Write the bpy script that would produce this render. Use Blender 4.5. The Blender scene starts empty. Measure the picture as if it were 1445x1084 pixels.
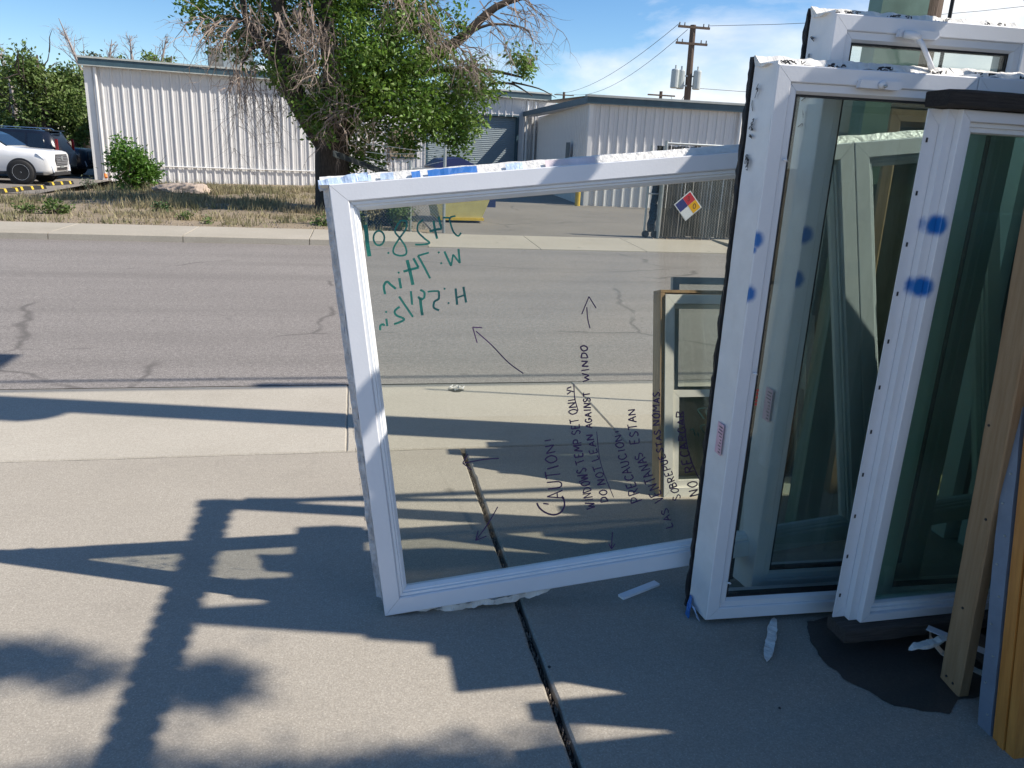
import bpy, bmesh, math, random
from math import sin, cos, tan, pi, radians, sqrt, atan2
from mathutils import Vector, Matrix, noise

S = bpy.context.scene
COL = S.collection
random.seed(7)

# ------------------------------------------------------------------ camera, sky, sun, exposure
# world axes: X along the road, Y across the road away from the camera, Z up; ground at z = 0
PITCH, ROLL, YAW, CAMZ, FPX, IW, IH = radians(16.8), radians(2.7), radians(12.0), 1.6, 1085.0, 1445, 1084
FWD = Vector((sin(YAW) * cos(PITCH), cos(YAW) * cos(PITCH), -sin(PITCH)))
_r = Vector((cos(YAW), -sin(YAW), 0)); _u = _r.cross(FWD)
RIGHT = cos(ROLL) * _r + sin(ROLL) * _u
UP = -sin(ROLL) * _r + cos(ROLL) * _u
CAM = Vector((0, 0, CAMZ))
cd = bpy.data.cameras.new('camera'); cam = bpy.data.objects.new('camera', cd); COL.objects.link(cam)
cam.matrix_world = Matrix(((RIGHT.x, UP.x, -FWD.x, CAM.x), (RIGHT.y, UP.y, -FWD.y, CAM.y), (RIGHT.z, UP.z, -FWD.z, CAM.z), (0, 0, 0, 1)))
cd.sensor_width = 36; cd.lens = 36 * FPX / IW; cd.clip_start = .05; cd.clip_end = 3000
S.camera = cam

SUN_AZ, SUN_EL = radians(13), radians(47.8)          # towards the sun: mostly +X, a little towards the camera side
SUN = Vector((cos(SUN_AZ) * cos(SUN_EL), -sin(SUN_AZ) * cos(SUN_EL), sin(SUN_EL)))
sl = bpy.data.lights.new('sun', 'SUN'); sl.energy = 5.0; sl.angle = radians(.5); sl.color = (1, .93, .83)
so = bpy.data.objects.new('sun', sl); COL.objects.link(so)
so.rotation_euler = SUN.to_track_quat('Z', 'Y').to_euler()

wd = bpy.data.worlds.new('World'); S.world = wd; wd.use_nodes = True
nt = wd.node_tree; N = nt.nodes; L = nt.links
bg = N['Background']
sky = N.new('ShaderNodeTexSky'); sky.sky_type = 'NISHITA'; sky.sun_disc = False
sky.sun_elevation = SUN_EL; sky.sun_rotation = atan2(SUN.x, SUN.y)
sky.altitude = 1600; sky.air_density = 1.0; sky.dust_density = .6; sky.ozone_density = 2.0
geo = N.new('ShaderNodeNewGeometry')
mp = N.new('ShaderNodeMapping'); mp.inputs['Scale'].default_value = (1.0, 1.0, 2.6); mp.inputs['Location'].default_value = (.35, .2, .1)
nz = N.new('ShaderNodeTexNoise'); nz.inputs['Scale'].default_value = 3.2; nz.inputs['Detail'].default_value = 9; nz.inputs['Roughness'].default_value = .56; nz.inputs['Distortion'].default_value = .35
dt = N.new('ShaderNodeVectorMath'); dt.operation = 'DOT_PRODUCT'; dt.inputs[1].default_value = (.85, -.12, -.85)
ad = N.new('ShaderNodeMath'); ad.operation = 'MULTIPLY_ADD'; ad.inputs[1].default_value = .60
cr = N.new('ShaderNodeValToRGB'); cr.color_ramp.elements[0].position = .52; cr.color_ramp.elements[1].position = .76
nz2 = N.new('ShaderNodeTexNoise'); nz2.inputs['Scale'].default_value = 5.0; nz2.inputs['Detail'].default_value = 5
cr2 = N.new('ShaderNodeValToRGB'); cr2.color_ramp.elements[0].position = .36; cr2.color_ramp.elements[0].color = (5.0, 5.5, 6.3, 1)
cr2.color_ramp.elements[1].position = .58; cr2.color_ramp.elements[1].color = (7.9, 7.9, 7.9, 1)
mx = N.new('ShaderNodeMixRGB')
L.new(geo.outputs['Incoming'], mp.inputs['Vector'])
neg = N.new('ShaderNodeVectorMath'); neg.operation = 'SCALE'; neg.inputs['Scale'].default_value = -1
L.new(geo.outputs['Incoming'], neg.inputs[0]); L.new(neg.outputs[0], mp.inputs['Vector']); L.new(neg.outputs[0], dt.inputs[0])
L.new(mp.outputs[0], nz.inputs['Vector']); L.new(mp.outputs[0], nz2.inputs['Vector'])
L.new(dt.outputs['Value'], ad.inputs[0]); L.new(nz.outputs['Fac'], ad.inputs[2]); L.new(ad.outputs[0], cr.inputs[0])
L.new(nz2.outputs['Fac'], cr2.inputs[0])
hs = N.new('ShaderNodeHueSaturation'); hs.inputs['Saturation'].default_value = 1.25
L.new(sky.outputs[0], hs.inputs['Color'])
L.new(cr.outputs[0], mx.inputs[0]); L.new(hs.outputs[0], mx.inputs[1]); L.new(cr2.outputs[0], mx.inputs[2])
L.new(mx.outputs[0], bg.inputs['Color']); bg.inputs['Strength'].default_value = .115

S.view_settings.view_transform = 'Standard'; S.view_settings.look = 'None'
S.view_settings.exposure = .45; S.view_settings.gamma = 1.0; S.view_settings.use_curve_mapping = False
S.cycles.transparent_max_bounces = 40; S.cycles.max_bounces = 8; S.cycles.diffuse_bounces = 3; S.cycles.glossy_bounces = 4
S.cycles.caustics_reflective = False; S.cycles.caustics_refractive = False

def ray(x, y): return ((x - IW / 2) * RIGHT - (y - IH / 2) * UP + FPX * FWD).normalized()
def G(x, y, z=0.0):
    d = ray(x, y); return CAM + d * ((z - CAMZ) / d.z)
def P(x, y, Y):
    d = ray(x, y); return CAM + d * (Y / d.y)

# ------------------------------------------------------------------ materials
MATS = {}
def mat(name, col, rough=.6, var=.15, scale=8.0, bump=0.0, bscale=60.0, metal=0.0, col2=None, spec=.5, detail=6, coat=0, island=0.0, trans=0.0, stretch=None):
    m = bpy.data.materials.new(name); m.use_nodes = True; t = m.node_tree; n = t.nodes; l = t.links
    b = n['Principled BSDF']; b.inputs['Roughness'].default_value = rough; b.inputs['Metallic'].default_value = metal
    b.inputs['Specular IOR Level'].default_value = spec; b.inputs['Coat Weight'].default_value = coat
    tc = n.new('ShaderNodeTexCoord'); src = tc.outputs['Object']
    if stretch:
        mpg = n.new('ShaderNodeMapping'); mpg.inputs['Scale'].default_value = stretch; l.new(src, mpg.inputs[0]); src = mpg.outputs[0]
    a = n.new('ShaderNodeTexNoise'); a.inputs['Scale'].default_value = scale; a.inputs['Detail'].default_value = detail; a.inputs['Roughness'].default_value = .6
    l.new(src, a.inputs['Vector'])
    r = n.new('ShaderNodeValToRGB'); e = r.color_ramp.elements; e[0].position = .3; e[1].position = .7
    c2 = col2 or [min(1, c * (1 + var)) for c in col]; c1 = col if col2 else [c * (1 - var) for c in col]
    e[0].color = (*c1, 1); e[1].color = (*c2, 1); l.new(a.outputs['Fac'], r.inputs[0])
    out = r.outputs[0]
    if island:
        g = n.new('ShaderNodeNewGeometry'); h = n.new('ShaderNodeHueSaturation')
        mr = n.new('ShaderNodeMapRange'); mr.inputs[3].default_value = 1 - island; mr.inputs[4].default_value = 1 + island
        l.new(g.outputs['Random Per Island'], mr.inputs[0]); l.new(mr.outputs[0], h.inputs['Value'])
        mh = n.new('ShaderNodeMapRange'); mh.inputs[3].default_value = .5 - .03 * island; mh.inputs[4].default_value = .5 + .03 * island
        l.new(g.outputs['Random Per Island'], mh.inputs[0]); l.new(mh.outputs[0], h.inputs['Hue'])
        l.new(out, h.inputs['Color']); out = h.outputs[0]
    l.new(out, b.inputs['Base Color'])
    if bump:
        bn = n.new('ShaderNodeTexNoise'); bn.inputs['Scale'].default_value = bscale; bn.inputs['Detail'].default_value = 6; l.new(src, bn.inputs['Vector'])
        bp = n.new('ShaderNodeBump'); bp.inputs['Strength'].default_value = bump; bp.inputs['Distance'].default_value = .01
        l.new(bn.outputs['Fac'], bp.inputs['Height']); l.new(bp.outputs[0], b.inputs['Normal'])
    if trans:
        tr = n.new('ShaderNodeBsdfTranslucent'); l.new(out, tr.inputs['Color']); ms = n.new('ShaderNodeMixShader'); ms.inputs[0].default_value = trans
        l.new(b.outputs[0], ms.inputs[1]); l.new(tr.outputs[0], ms.inputs[2]); l.new(ms.outputs[0], n['Material Output'].inputs['Surface'])
    MATS[name] = m
    return m

def nodes_of(m): return m.node_tree.nodes, m.node_tree.links, m.node_tree.nodes['Principled BSDF']

def ground_mat(name, base, dark, light, speck, speck_amt, bump, big=.6, crack=0.0, streak=None, grain=.13, gscale=42):
    m = bpy.data.materials.new(name); m.use_nodes = True; n, l, b = nodes_of(m)
    b.inputs['Roughness'].default_value = .9; b.inputs['Specular IOR Level'].default_value = .25
    g = n.new('ShaderNodeNewGeometry'); pos = g.outputs['Position']
    def tex(sc, det, src=pos, rough=.6):
        t = n.new('ShaderNodeTexNoise'); t.inputs['Scale'].default_value = sc; t.inputs['Detail'].default_value = det; t.inputs['Roughness'].default_value = rough
        l.new(src, t.inputs['Vector']); return t.outputs['Fac']
    def mixc(fac, a, bcol, mode='MIX'):
        x = n.new('ShaderNodeMixRGB'); x.blend_type = mode
        for i, v in ((0, fac), (1, a), (2, bcol)):
            if hasattr(v, 'is_output') or hasattr(v, 'links'): l.new(v, x.inputs[i])
            else: x.inputs[i].default_value = v if i == 0 else (*v, 1)
        return x.outputs[0]
    def ramp(src, p0, p1, c0=(0, 0, 0, 1), c1=(1, 1, 1, 1)):
        r = n.new('ShaderNodeValToRGB'); r.color_ramp.elements[0].position = p0; r.color_ramp.elements[1].position = p1
        r.color_ramp.elements[0].color = c0; r.color_ramp.elements[1].color = c1; l.new(src, r.inputs[0]); return r.outputs[0]
    c = mixc(ramp(tex(big, 7), .3, .7), dark, light)
    c = mixc(ramp(tex(big * 7, 5), .35, .75), c, base)
    if streak:
        mpn = n.new('ShaderNodeMapping'); mpn.inputs['Scale'].default_value = streak; l.new(pos, mpn.inputs[0])
        c = mixc(ramp(tex(1.0, 5, mpn.outputs[0]), .42, .7), c, [x * .78 for x in base])
    gr_ = n.new('ShaderNodeMapRange'); gr_.inputs[1].default_value = .3; gr_.inputs[2].default_value = .7; gr_.inputs[3].default_value = 1 - grain; gr_.inputs[4].default_value = 1 + grain
    l.new(tex(gscale, 6, pos, .75), gr_.inputs[0]); hv_ = n.new('ShaderNodeHueSaturation'); l.new(gr_.outputs[0], hv_.inputs['Value']); l.new(c, hv_.inputs['Color']); c = hv_.outputs[0]
    sp = tex(140, 2, pos, .8)
    c = mixc(ramp(sp, .40, .62), mixc(speck_amt, c, speck), c)
    sp2 = n.new('ShaderNodeTexVoronoi'); sp2.inputs['Scale'].default_value = 95; l.new(pos, sp2.inputs['Vector'])
    c = mixc(ramp(sp2.outputs['Distance'], .12, .22), mixc(speck_amt * .6, c, [min(1, x * 1.7) for x in light]), c)
    spots = n.new('ShaderNodeTexVoronoi'); spots.inputs['Scale'].default_value = 1.7; l.new(pos, spots.inputs['Vector'])
    c = mixc(ramp(spots.outputs['Distance'], .03, .07), [x * .55 for x in base], c)
    if crack:
        v = n.new('ShaderNodeTexVoronoi'); v.feature = 'DISTANCE_TO_EDGE'; v.inputs['Scale'].default_value = .38
        wob = n.new('ShaderNodeMixRGB'); wob.inputs[0].default_value = .35
        nn = n.new('ShaderNodeTexNoise'); nn.inputs['Scale'].default_value = 1.1; nn.inputs['Detail'].default_value = 6; l.new(pos, nn.inputs['Vector'])
        l.new(pos, wob.inputs[1]); l.new(nn.outputs['Color'], wob.inputs[2]); l.new(wob.outputs[0], v.inputs['Vector'])
        k = ramp(v.outputs['Distance'], .002, .007); gate = ramp(tex(.5, 3), .5, .55)
        km = n.new('ShaderNodeMath'); km.operation = 'MAXIMUM'; l.new(k, km.inputs[0])
        iv = n.new('ShaderNodeMath'); iv.operation = 'SUBTRACT'; iv.inputs[0].default_value = 1; l.new(gate, iv.inputs[1]); l.new(iv.outputs[0], km.inputs[1])
        c = mixc(km.outputs[0], mixc(crack, c, [x * .35 for x in base]), c)
    l.new(c, b.inputs['Base Color'])
    bp = n.new('ShaderNodeBump'); bp.inputs['Strength'].default_value = bump; bp.inputs['Distance'].default_value = .006
    l.new(sp, bp.inputs['Height']); l.new(bp.outputs[0], b.inputs['Normal'])
    MATS[name] = m; return m

ground_mat('concrete', (.375, .34, .285), (.30, .272, .228), (.43, .392, .332), (.2, .175, .145), .5, .25, big=.8)
ground_mat('concrete_apron', (.43, .395, .335), (.365, .335, .28), (.48, .445, .38), (.25, .215, .17), .45, .2, big=.9)
ground_mat('concrete_far', (.38, .345, .285), (.32, .29, .235), (.42, .385, .325), (.27, .24, .2), .3, .3, big=.7)
ground_mat('asphalt', (.30, .275, .257), (.25, .228, .214), (.335, .31, .288), (.11, .10, .092), .8, .5, big=.35, crack=.8, streak=(.12, 1.6, 1), grain=.30, gscale=30)
ground_mat('asphalt_yard', (.23, .205, .178), (.17, .152, .132), (.27, .242, .21), (.13, .12, .11), .4, .5, big=.4, crack=.6)
ground_mat('dirt', (.33, .26, .18), (.22, .18, .12), (.42, .34, .25), (.12, .10, .07), .7, 1.0, big=.5)
ground_mat('gravel', (.42, .35, .28), (.30, .25, .2), (.5, .43, .36), (.15, .12, .1), .9, 1.0, big=1.5)

V = (.74, .75, .78)
mat('vinyl', V, .35, .035, 5, bump=.04, bscale=120)
mat('vinyl_cream', (.74, .72, .64), .45, .08, 10)
mat('bead', (.78, .80, .82), .3, .04, 14)
mat('seal_black', (.015, .015, .017), .6, .2, 30)
mat('film', (.72, .70, .66), .3, .12, 22, bump=.7, bscale=45)
mat('film_smooth', (.74, .745, .76), .4, .06, 12, bump=.12, bscale=30)
mat('film_blue', (.50, .62, .80), .35, .2, 20, bump=.5, bscale=45)
mat('film_grey', (.50, .50, .52), .45, .35, 30, bump=.9, bscale=70)
mat('film_pink', (.72, .62, .63), .4, .15, 14)
mat('tape_blue', (.03, .16, .48), .5, .2, 20)
mat('sticker_pink', (.72, .47, .56), .5, .15, 30)
mat('ink_black', (.02, .02, .025), .6, .1, 20)
mat('ink_green', (.005, .22, .17), .55, .2, 50)
mat('ink_purple', (.05, .018, .085), .6, .2, 60)
mat('ink_dark', (.012, .06, .06), .6, .1, 40)
mat('old_wood', (.085, .07, .06), .85, .45, 5, bump=.8, bscale=30, stretch=(2, 30, 30))
mat('dark_beam', (.055, .047, .042), .9, .4, 5, bump=1.0, bscale=24, stretch=(2, 40, 40))
mat('lumber', (.27, .17, .085), .75, .3, 3, bump=.35, bscale=30, col2=(.36, .245, .14), stretch=(22, 22, 1.6))
mat('tan_wood', (.34, .22, .11), .7, .3, 3, stretch=(20, 20, 2))
mat('varnished', (.42, .16, .03), .4, .3, 3, col2=(.60, .27, .06), coat=.3, stretch=(24, 24, 1.8), bump=.15)
mat('metal_blue', (.20, .25, .33), .45, .15, 8, metal=.25, bump=.15, bscale=30)
mat('metal_grey', (.33, .37, .38), .45, .12, 9, metal=.3)
mat('galv', (.42, .45, .45), .4, .15, 14, metal=.7)
mat('rack_green', (.16, .26, .21), .5, .2, 8)
mat('pole_wood', (.14, .10, .075), .9, .4, 6, bump=.8, bscale=18, stretch=(14, 14, .8))
mat('siding', (.68, .67, .66), .42, .05, 2.2, stretch=(1, 1, .25))
mat('siding_shade', (.68, .67, .655), .45, .05, 2)
mat('trim_white', (.76, .75, .73), .45, .05, 3)
mat('fascia', (.045, .09, .115), .5, .15, 4)
mat('roof_edge', (.45, .47, .44), .5, .12, 4)
mat('dock_grey', (.27, .33, .355), .5, .06, 3)
mat('hvac', (.16, .165, .16), .6, .35, 6)
mat('bark', (.055, .043, .034), .95, .5, 9, bump=1.0, bscale=14, stretch=(5, 5, 1))
mat('twig', (.30, .235, .19), .9, .3, 4)
mat('twig_dark', (.13, .10, .085), .9, .3, 4)
mat('twig_far', (.34, .29, .27), .9, .2, 4)
mat('leaf', (.09, .18, .025), .5, .3, 1.5, col2=(.20, .31, .05), island=.35, trans=.35)
mat('leaf_dark', (.032, .075, .018), .55, .3, 1.2, col2=(.06, .12, .03), island=.35, trans=.25)
mat('leaf_far', (.085, .145, .032), .6, .3, .6, col2=(.16, .22, .05), island=.3, trans=.25)
mat('leaf_grey', (.12, .15, .09), .6, .3, 1, island=.3, trans=.2)
mat('leaf_bush', (.07, .17, .02), .5, .3, 2, col2=(.13, .25, .035), island=.3, trans=.35)
mat('weed', (.09, .15, .035), .7, .3, 2, col2=(.14, .2, .06), island=.35, trans=.3)
mat('dry_grass', (.42, .34, .22), .8, .3, .45, col2=(.15, .165, .07), island=.45, trans=.3)
mat('rock', (.40, .32, .26), .9, .25, 5, bump=.8, bscale=8)
mat('paint_white', (.78, .78, .78), .22, .02, 3, coat=.6)
mat('paint_black', (.008, .010, .016), .2, .1, 3, coat=.6)
mat('paint_navy', (.010, .014, .028), .25, .1, 3, coat=.4)
mat('auto_glass', (.012, .018, .028), .06, .1, 3, spec=.8)
mat('alloy', (.78, .79, .80), .35, .05, 5, metal=.2)
mat('chrome', (.6, .61, .63), .18, .05, 5, metal=.9)
mat('grille', (.05, .05, .055), .35, .2, 20, metal=.4)
mat('rubber', (.018, .018, .019), .8, .2, 12)
mat('plastic_black', (.025, .025, .027), .6, .2, 12)
mat('lamp', (.55, .6, .68), .12, .1, 10, spec=.8)
mat('red_lamp', (.25, .01, .01), .2, .1, 10)
mat('yellow', (.62, .42, .04), .55, .15, 6)
mat('dumpster_yellow', (.50, .44, .17), .6, .12, 4)
mat('dumpster_blue', (.012, .025, .11), .45, .15, 4)
mat('orange', (.75, .20, .03), .6, .1, 5)
mat('slat_brown', (.105, .095, .08), .8, .25, 6, stretch=(6, 6, 1))
mat('screen_black', (.02, .026, .026), .9, .3, 12)
mat('sign_white', (.78, .8, .8), .4, .02, 5)
mat('sign_red', (.55, .03, .05), .4, .05, 5)
mat('sign_blue', (.03, .04, .19), .4, .05, 5)
mat('sign_yellow', (.80, .42, .01), .4, .05, 5)
mat('transformer', (.50, .54, .53), .4, .06, 3)
mat('cable', (.02, .02, .02), .7, .1, 10)
mat('joint', (.035, .03, .024), .95, .6, 60, bump=1, bscale=200)
mat('scrap_red', (.5, .03, .03), .6, .1, 20)
mat('wood_panel', (.20, .13, .08), .8, .3, 4)
mat('tan_panel', (.30, .24, .17), .8, .2, 4)

# wet concrete: darker and glossier
def wet():
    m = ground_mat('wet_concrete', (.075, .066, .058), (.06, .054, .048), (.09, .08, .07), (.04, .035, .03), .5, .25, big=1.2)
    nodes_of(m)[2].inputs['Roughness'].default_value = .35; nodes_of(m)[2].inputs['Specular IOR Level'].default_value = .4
wet()

def glass(name, tint, dust, dscale=6.0, refl=1.0):
    m = bpy.data.materials.new(name); m.use_nodes = True; t = m.node_tree; n = t.nodes; l = t.links
    n.remove(n['Principled BSDF']); out = n['Material Output']
    g = n.new('ShaderNodeNewGeometry'); d = n.new('ShaderNodeVectorMath'); d.operation = 'DOT_PRODUCT'
    l.new(g.outputs['Incoming'], d.inputs[0]); l.new(g.outputs['Normal'], d.inputs[1])
    ab = n.new('ShaderNodeMath'); ab.operation = 'ABSOLUTE'; l.new(d.outputs['Value'], ab.inputs[0])
    iv = n.new('ShaderNodeMath'); iv.operation = 'SUBTRACT'; iv.inputs[0].default_value = 1; l.new(ab.outputs[0], iv.inputs[1])
    pw = n.new('ShaderNodeMath'); pw.operation = 'POWER'; pw.inputs[1].default_value = 5; l.new(iv.outputs[0], pw.inputs[0])
    fr = n.new('ShaderNodeMath'); fr.operation = 'MULTIPLY_ADD'; fr.inputs[1].default_value = .96 * refl; fr.inputs[2].default_value = .042 * refl; l.new(pw.outputs[0], fr.inputs[0])
    tr = n.new('ShaderNodeBsdfTransparent'); tr.inputs[0].default_value = (*tint, 1)
    gl = n.new('ShaderNodeBsdfGlossy'); gl.inputs['Roughness'].default_value = .012; gl.inputs['Color'].default_value = (.95, .97, .95, 1)
    m1 = n.new('ShaderNodeMixShader'); l.new(fr.outputs[0], m1.inputs[0]); l.new(tr.outputs[0], m1.inputs[1]); l.new(gl.outputs[0], m1.inputs[2])
    df = n.new('ShaderNodeBsdfDiffuse'); df.inputs[0].default_value = (.5, .5, .47, 1)
    tc = n.new('ShaderNodeTexCoord'); nz = n.new('ShaderNodeTexNoise'); nz.inputs['Scale'].default_value = dscale; nz.inputs['Detail'].default_value = 7
    l.new(tc.outputs['Object'], nz.inputs['Vector'])
    mr = n.new('ShaderNodeMapRange'); mr.inputs[1].default_value = .35; mr.inputs[2].default_value = .8; mr.inputs[3].default_value = dust * .3; mr.inputs[4].default_value = dust * 2
    l.new(nz.outputs['Fac'], mr.inputs[0])
    m2 = n.new('ShaderNodeMixShader'); l.new(mr.outputs[0], m2.inputs[0]); l.new(m1.outputs[0], m2.inputs[1]); l.new(df.outputs[0], m2.inputs[2])
    l.new(m2.outputs[0], out.inputs['Surface']); MATS[name] = m; return m
glass('glass_clear', (.952, .958, .942), .001, 6.0, .33)
glass('glass_tint', (.905, .93, .918), .008, 6.0, .8)
glass('glass_green', (.80, .895, .84), .045, 2.5, .9)
glass('glass_old', (.93, .95, .93), .03, 4.0, .7)

def sprayed(name, base, spots):
    """vinyl with soft blue paint blots at local points (x, z, radius)"""
    m = MATS[base].copy(); m.name = name; n, l, b = nodes_of(m)
    src = b.inputs['Base Color'].links[0].from_socket
    tc = n.new('ShaderNodeTexCoord'); sx = n.new('ShaderNodeSeparateXYZ'); l.new(tc.outputs['Object'], sx.inputs[0])
    cb = n.new('ShaderNodeCombineXYZ'); l.new(sx.outputs[0], cb.inputs[0]); l.new(sx.outputs[2], cb.inputs[2])
    nz = n.new('ShaderNodeTexNoise'); nz.inputs['Scale'].default_value = 60; nz.inputs['Detail'].default_value = 4; l.new(tc.outputs['Object'], nz.inputs['Vector'])
    acc = None
    for (x, z, r) in spots:
        d = n.new('ShaderNodeVectorMath'); d.operation = 'DISTANCE'; l.new(cb.outputs[0], d.inputs[0]); d.inputs[1].default_value = (x, 0, z)
        ma = n.new('ShaderNodeMath'); ma.operation = 'MULTIPLY_ADD'; ma.inputs[1].default_value = .012; l.new(nz.outputs['Fac'], ma.inputs[0]); l.new(d.outputs['Value'], ma.inputs[2])
        q = n.new('ShaderNodeMapRange'); q.interpolation_type = 'SMOOTHSTEP'; q.inputs[1].default_value = r * 1.15; q.inputs[2].default_value = r * .55; l.new(ma.outputs[0], q.inputs[0])
        if acc is None: acc = q.outputs[0]
        else:
            mm = n.new('ShaderNodeMath'); mm.operation = 'MAXIMUM'; l.new(acc, mm.inputs[0]); l.new(q.outputs[0], mm.inputs[1]); acc = mm.outputs[0]
    x = n.new('ShaderNodeMixRGB'); l.new(acc, x.inputs[0]); l.new(src, x.inputs[1]); x.inputs[2].default_value = (.012, .15, .46, 1)
    l.new(x.outputs[0], b.inputs['Base Color']); MATS[name] = m; return m

# ------------------------------------------------------------------ mesh helpers
class MB:
    def __init__(s): s.v = []; s.f = []
    def add(s, vs, fs):
        o = len(s.v); s.v += [tuple(p) for p in vs]; s.f += [tuple(i + o for i in f) for f in fs]
    def box(s, a, b):
        (x0, y0, z0), (x1, y1, z1) = a, b
        s.add([(x0, y0, z0), (x1, y0, z0), (x1, y1, z0), (x0, y1, z0), (x0, y0, z1), (x1, y0, z1), (x1, y1, z1), (x0, y1, z1)],
              [(0, 3, 2, 1), (4, 5, 6, 7), (0, 1, 5, 4), (1, 2, 6, 5), (2, 3, 7, 6), (3, 0, 4, 7)]); return s
    def bar(s, p, q, w, h, up=(0, 0, 1)):
        p, q = Vector(p), Vector(q); d = (q - p).normalized(); u = Vector(up)
        x = d.cross(u); x = x.normalized() if x.length > 1e-4 else Vector((1, 0, 0)); u = x.cross(d).normalized()
        vs = [c + x * (a * w / 2) + u * (b * h / 2) for c in (p, q) for a, b in ((-1, -1), (1, -1), (1, 1), (-1, 1))]
        s.add(vs, [(0, 1, 2, 3), (7, 6, 5, 4), (0, 4, 5, 1), (1, 5, 6, 2), (2, 6, 7, 3), (3, 7, 4, 0)]); return s
    def tube(s, pts, r, n=6, cap=True):
        pts = [Vector(p) for p in pts]; rs = r if isinstance(r, (list, tuple)) else [r] * len(pts)
        t0 = (pts[1] - pts[0]).normalized(); a = t0.orthogonal().normalized(); o = len(s.v)
        for i, p in enumerate(pts):
            t = (pts[min(i + 1, len(pts) - 1)] - pts[max(i - 1, 0)])
            t = t.normalized() if t.length > 1e-9 else t0
            a = (a - t * a.dot(t)); a = a.normalized() if a.length > 1e-6 else t.orthogonal().normalized(); bb = t.cross(a)
            for k in range(n):
                th = 2 * pi * k / n; s.v.append(tuple(p + (a * cos(th) + bb * sin(th)) * rs[i]))
        for i in range(len(pts) - 1):
            for k in range(n):
                s.f.append((o + i * n + k, o + i * n + (k + 1) % n, o + (i + 1) * n + (k + 1) % n, o + (i + 1) * n + k))
        if cap and n > 2:
            s.f.append(tuple(o + k for k in reversed(range(n)))); s.f.append(tuple(o + (len(pts) - 1) * n + k for k in range(n)))
        return s
    def prism(s, poly, axis, a, b):
        """polygon (list of 2D) extruded along axis from a to b"""
        def mk(p, t): return {0: (t, p[0], p[1]), 1: (p[0], t, p[1]), 2: (p[0], p[1], t)}[axis]
        n = len(poly); s.add([mk(p, a) for p in poly] + [mk(p, b) for p in poly],
              [tuple(reversed(range(n))), tuple(range(n, 2 * n))] + [(i, (i + 1) % n, n + (i + 1) % n, n + i) for i in range(n)]); return s
    def lathe(s, prof, n=16, axis=2, c=(0, 0, 0)):
        o = len(s.v)
        for (r, h) in prof:
            for k in range(n):
                th = 2 * pi * k / n; p = [r * cos(th), r * sin(th), h]
                if axis == 1: p = [p[0], p[2], p[1]]
                if axis == 0: p = [p[2], p[0], p[1]]
                s.v.append((p[0] + c[0], p[1] + c[1], p[2] + c[2]))
        for i in range(len(prof) - 1):
            for k in range(n): s.f.append((o + i * n + k, o + i * n + (k + 1) % n, o + (i + 1) * n + (k + 1) % n, o + (i + 1) * n + k))
        s.f.append(tuple(o + k for k in reversed(range(n)))); s.f.append(tuple(o + (len(prof) - 1) * n + k for k in range(n)))
        return s
    def build(s, name, m, parent=None, smooth=False, fix=True):
        me = bpy.data.meshes.new(name); me.from_pydata(s.v, [], s.f)
        if fix:
            bm = bmesh.new(); bm.from_mesh(me); bmesh.ops.recalc_face_normals(bm, faces=bm.faces); bm.to_mesh(me); bm.free()
        me.materials.append(MATS[m] if isinstance(m, str) else m)
        if smooth:
            for p in me.polygons: p.use_smooth = True
        o = bpy.data.objects.new(name, me); COL.objects.link(o)
        if parent: o.parent = parent
        return o

def tag(o, label=None, cat=None, group=None, kind=None):
    if label: o['label'] = label
    if cat: o['category'] = cat
    if group: o['group'] = group
    if kind: o['kind'] = kind
    elif cat: o['kind'] = 'thing'
    return o
def empty(name, loc=(0, 0, 0), rz=0.0, M=None):
    o = bpy.data.objects.new(name, None); COL.objects.link(o); o.empty_display_size = .1
    if M is not None: o.matrix_world = M
    else: o.location = loc; o.rotation_euler = (0, 0, rz)
    return o
def inst(src, name=None, parent=None, loc=None, rz=None):
    c = src.copy(); COL.objects.link(c); c.parent = parent
    if name: c.name = name
    if loc is not None: c.location = loc
    if rz is not None: c.rotation_euler = (0, 0, rz)
    return c
def fbm(p, sc): return noise.fractal(Vector(p) * sc, 1.0, 2.0, 4)

# ------------------------------------------------------------------ the setting
def sheet(name, x0, x1, y0, y1, z, m, n=1):
    mb = MB(); mb.add([(x0, y0, z), (x1, y0, z), (x1, y1, z), (x0, y1, z)], [(0, 1, 2, 3)])
    return tag(mb.build(name, m), kind='structure')
sheet('ground', -900, 900, -400, 1400, -.5, 'dirt')
sheet('road', -90, 90, 5.24, 13.02, -.004, 'asphalt')

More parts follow.
